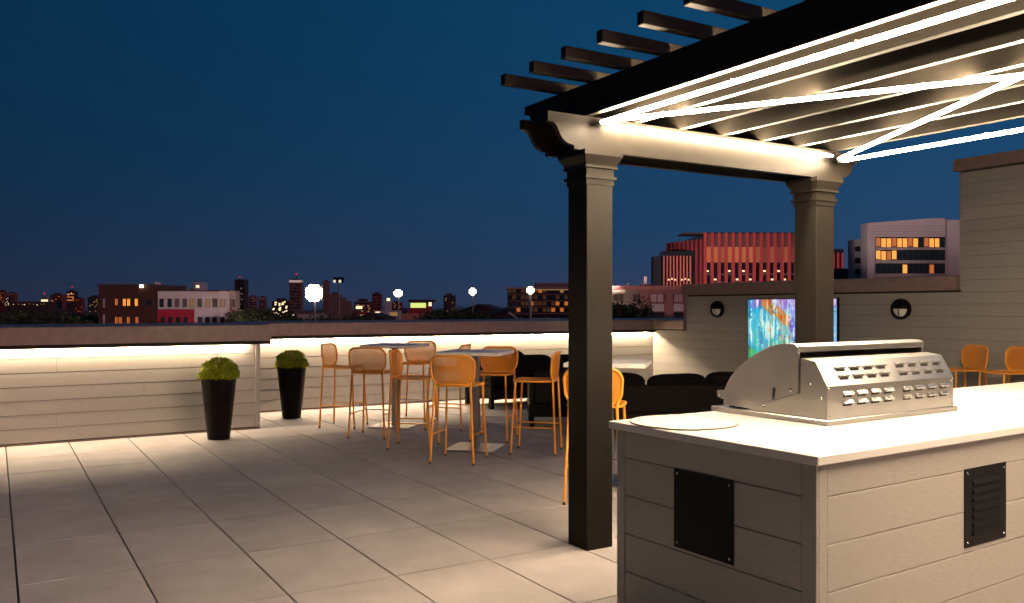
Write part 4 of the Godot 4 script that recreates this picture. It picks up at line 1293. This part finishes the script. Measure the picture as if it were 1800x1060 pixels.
# ------------------------------------------------------------------ trees
func crown_mesh(seed_: int, wide: float, tall: float) -> ArrayMesh:
	var r := RandomNumberGenerator.new()
	r.seed = seed_
	var st := tool()
	var lumps := []
	for k in 26:
		var d := Vector3(r.randfn(), r.randfn(), r.randfn()).normalized() * pow(r.randf(), 0.5)
		lumps.append([Vector3(d.x * wide * 0.38, d.y * tall * 0.36, d.z * wide * 0.38), r.randf_range(0.10, 0.2) * wide])
	for k in 2600:
		var l: Array = lumps[k % lumps.size()]
		var d := Vector3(r.randfn(), r.randfn(), r.randfn()).normalized()
		var c: Vector3 = l[0] + d * l[1] * pow(r.randf(), 0.35)
		var n := (d + Vector3(r.randfn(), r.randfn() + 0.5, r.randfn()) * 0.6).normalized()
		var a := n.cross(Vector3(r.randfn(), r.randfn(), r.randfn())).normalized()
		var b := n.cross(a)
		var s := r.randf_range(0.09, 0.2)
		var t := r.randf_range(0.6, 1.3)
		st.set_color(Color(0.045 * t, 0.06 * t, 0.018 * t))
		quad(st, c - a * s * 1.3, c - b * s, c + a * s * 1.3, c + b * s)
	return done(st)

func trees() -> void:
	var kinds := []
	for k in 3:
		kinds.append(crown_mesh(70 + k, [7.5, 9.0, 6.5][k], [6.5, 6.0, 7.5][k]))
	var trunk := tool()
	add_tube(trunk, [Vector3(0, 0, 0), Vector3(0.1, 3.0, 0), Vector3(0, 6.5, 0.1)], 0.24, 8, false, 0.12)
	add_tube(trunk, [Vector3(0.05, 3.4, 0), Vector3(1.2, 5.6, 0.4)], 0.12, 6, false, 0.05)
	add_tube(trunk, [Vector3(0.05, 3.0, 0), Vector3(-1.1, 5.4, -0.5)], 0.12, 6, false, 0.05)
	var tm := done(trunk)
	var first := []
	var k := 0
	for e in [[-120.113, 191.925, 0.893, 1.358, "leftmost of the three dark trees at the picture's left edge of the skyline"], [-115.88, 191.793, 0.567, 1.415, "middle one of the three dark trees at the picture's left edge of the skyline"], [-100.546, 172.594, 1.503, 1.425, "rightmost of the three dark trees at the picture's left edge of the skyline"], [-117.89, 203.063, 0.916, 1.051, "leftmost of the four dark trees below the domed hall"], [-89.065, 157.26, 1.186, 1.245, "second from the left of the four dark trees below the domed hall"], [-77.808, 140.918, 1.153, 1.098, "third from the left of the four dark trees below the domed hall"], [-109.819, 204.144, 1.264, 1.345, "rightmost of the four dark trees below the domed hall"], [-104.94, 195.8, 1.384, 1.062, "leftmost of the four dark trees below the orange-lit tower"], [-78.3, 148.869, 1.102, 1.001, "second from the left of the four dark trees below the orange-lit tower"], [-79.802, 154.662, 0.902, 1.097, "third from the left of the four dark trees below the orange-lit tower"], [-101.739, 201.069, 0.609, 1.13, "rightmost of the four dark trees below the orange-lit tower"], [-89.583, 177.746, 0.852, 1.305, "leftmost of the three dark trees left of the brick building"], [-101.769, 205.868, 1.471, 1.311, "middle one of the three dark trees left of the brick building"], [-98.179, 202.562, 0.752, 1.134, "rightmost of the three dark trees left of the brick building"], [-48.049, 151.617, 1.614, 0.901, "leftmost of the four dark trees right of the white building"], [-49.551, 161.095, 1.81, 1.061, "second from the left of the four dark trees right of the white building"], [-55.912, 187.455, 1.902, 0.968, "third from the left of the four dark trees right of the white building"], [-57.008, 197.296, 1.68, 1.018, "rightmost of the four dark trees right of the white building"], [-49.261, 173.685, 0.818, 1.097, "leftmost of the four dark trees below the crowned tower"], [-56.016, 208.257, 1.035, 0.858, "second from the left of the four dark trees below the crowned tower"], [-50.647, 199.142, 0.138, 0.856, "third from the left of the four dark trees below the crowned tower"], [-39.699, 165.633, 0.33, 1.052, "rightmost of the four dark trees below the crowned tower"], [-31.287, 143.271, 0.95, 0.913, "leftmost of the five dark trees around the unlit floodlight mast"], [-31.888, 153.757, 0.036, 1.115, "second from the left of the five dark trees around the unlit floodlight mast"], [-40.448, 205.943, -0.44, 0.971, "middle one of the five dark trees around the unlit floodlight mast"], [-32.769, 176.729, 0.448, 1.121, "fourth from the left of the five dark trees around the unlit floodlight mast"], [-33.559, 192.388, 0.637, 1.129, "rightmost of the five dark trees around the unlit floodlight mast"], [-12.909, 142.564, 1.297, 1.181, "leftmost of the three dark trees directly right of the red scoreboard"], [-12.873, 163.852, 2.184, 1.064, "middle one of the three dark trees directly right of the red scoreboard"], [-10.905, 163.797, 1.192, 1.173, "rightmost of the three dark trees directly right of the red scoreboard"], [-10.13, 161.872, 1.364, 0.961, "leftmost of the three dark trees under the third floodlight"], [-7.167, 145.474, 1.808, 0.902, "middle one of the three dark trees under the third floodlight"], [-7.542, 209.771, 1.073, 0.907, "rightmost of the three dark trees under the third floodlight"], [-6.125, 209.069, -0.035, 1.037, "leftmost of the three dark trees left of the building with lit storeys"], [-1.668, 156.614, 0.171, 1.058, "middle one of the three dark trees left of the building with lit storeys"], [1.373, 171.897, -0.202, 0.998, "rightmost of the three dark trees left of the building with lit storeys"], [6.116, 204.125, -0.003, 0.861, "leftmost of the three dark trees before the building with lit storeys"], [9.591, 198.69, -0.252, 0.896, "middle one of the three dark trees before the building with lit storeys"], [13.747, 206.486, -0.485, 1.071, "rightmost of the three dark trees before the building with lit storeys"], [11.27, 92, 2.326, 0.62, "dark tree before the pink brick building, close beside the post"], [12.911, 96, 2.808, 0.72, "bushy dark tree in front of the pink brick building"], [13.482, 90, 2.129, 0.6, "smaller dark tree at the right of those before the pink building"], [13.475, 80, 1.104, 0.45, "low dark shrub tree below the pink building's first window"], [15.446, 80, 1.051, 0.42, "low dark shrub tree below the pink building's second window"]]:
		var p: Vector3 = townspot(e[0], STREET, e[1])
		var tall: float = e[2] - STREET
		var kind := k % 3
		var half: float = [3.0, 2.8, 3.5][kind] * e[3]
		var labels := ["dark leafy tree in the belt of trees beyond the parapet", "broad dark tree in the belt of trees beyond the parapet", "tall dark tree in the belt of trees beyond the parapet"]
		var t := thing("leafy_tree", e[4] if e.size() > 4 else labels[kind], "tree", p, 1.1 * k, "dark trees beyond the parapet")
		part("trunk", tm, M.bark, t, Vector3.ZERO, Basis.from_scale(Vector3(e[3], (tall - half) / 6.5, e[3])))
		part("crown", kinds[kind], M.tree_leaf, t, Vector3(0, tall - half, 0), Basis.from_scale(Vector3(e[3] * 1.15, e[3], e[3] * 1.15)))
		k += 1
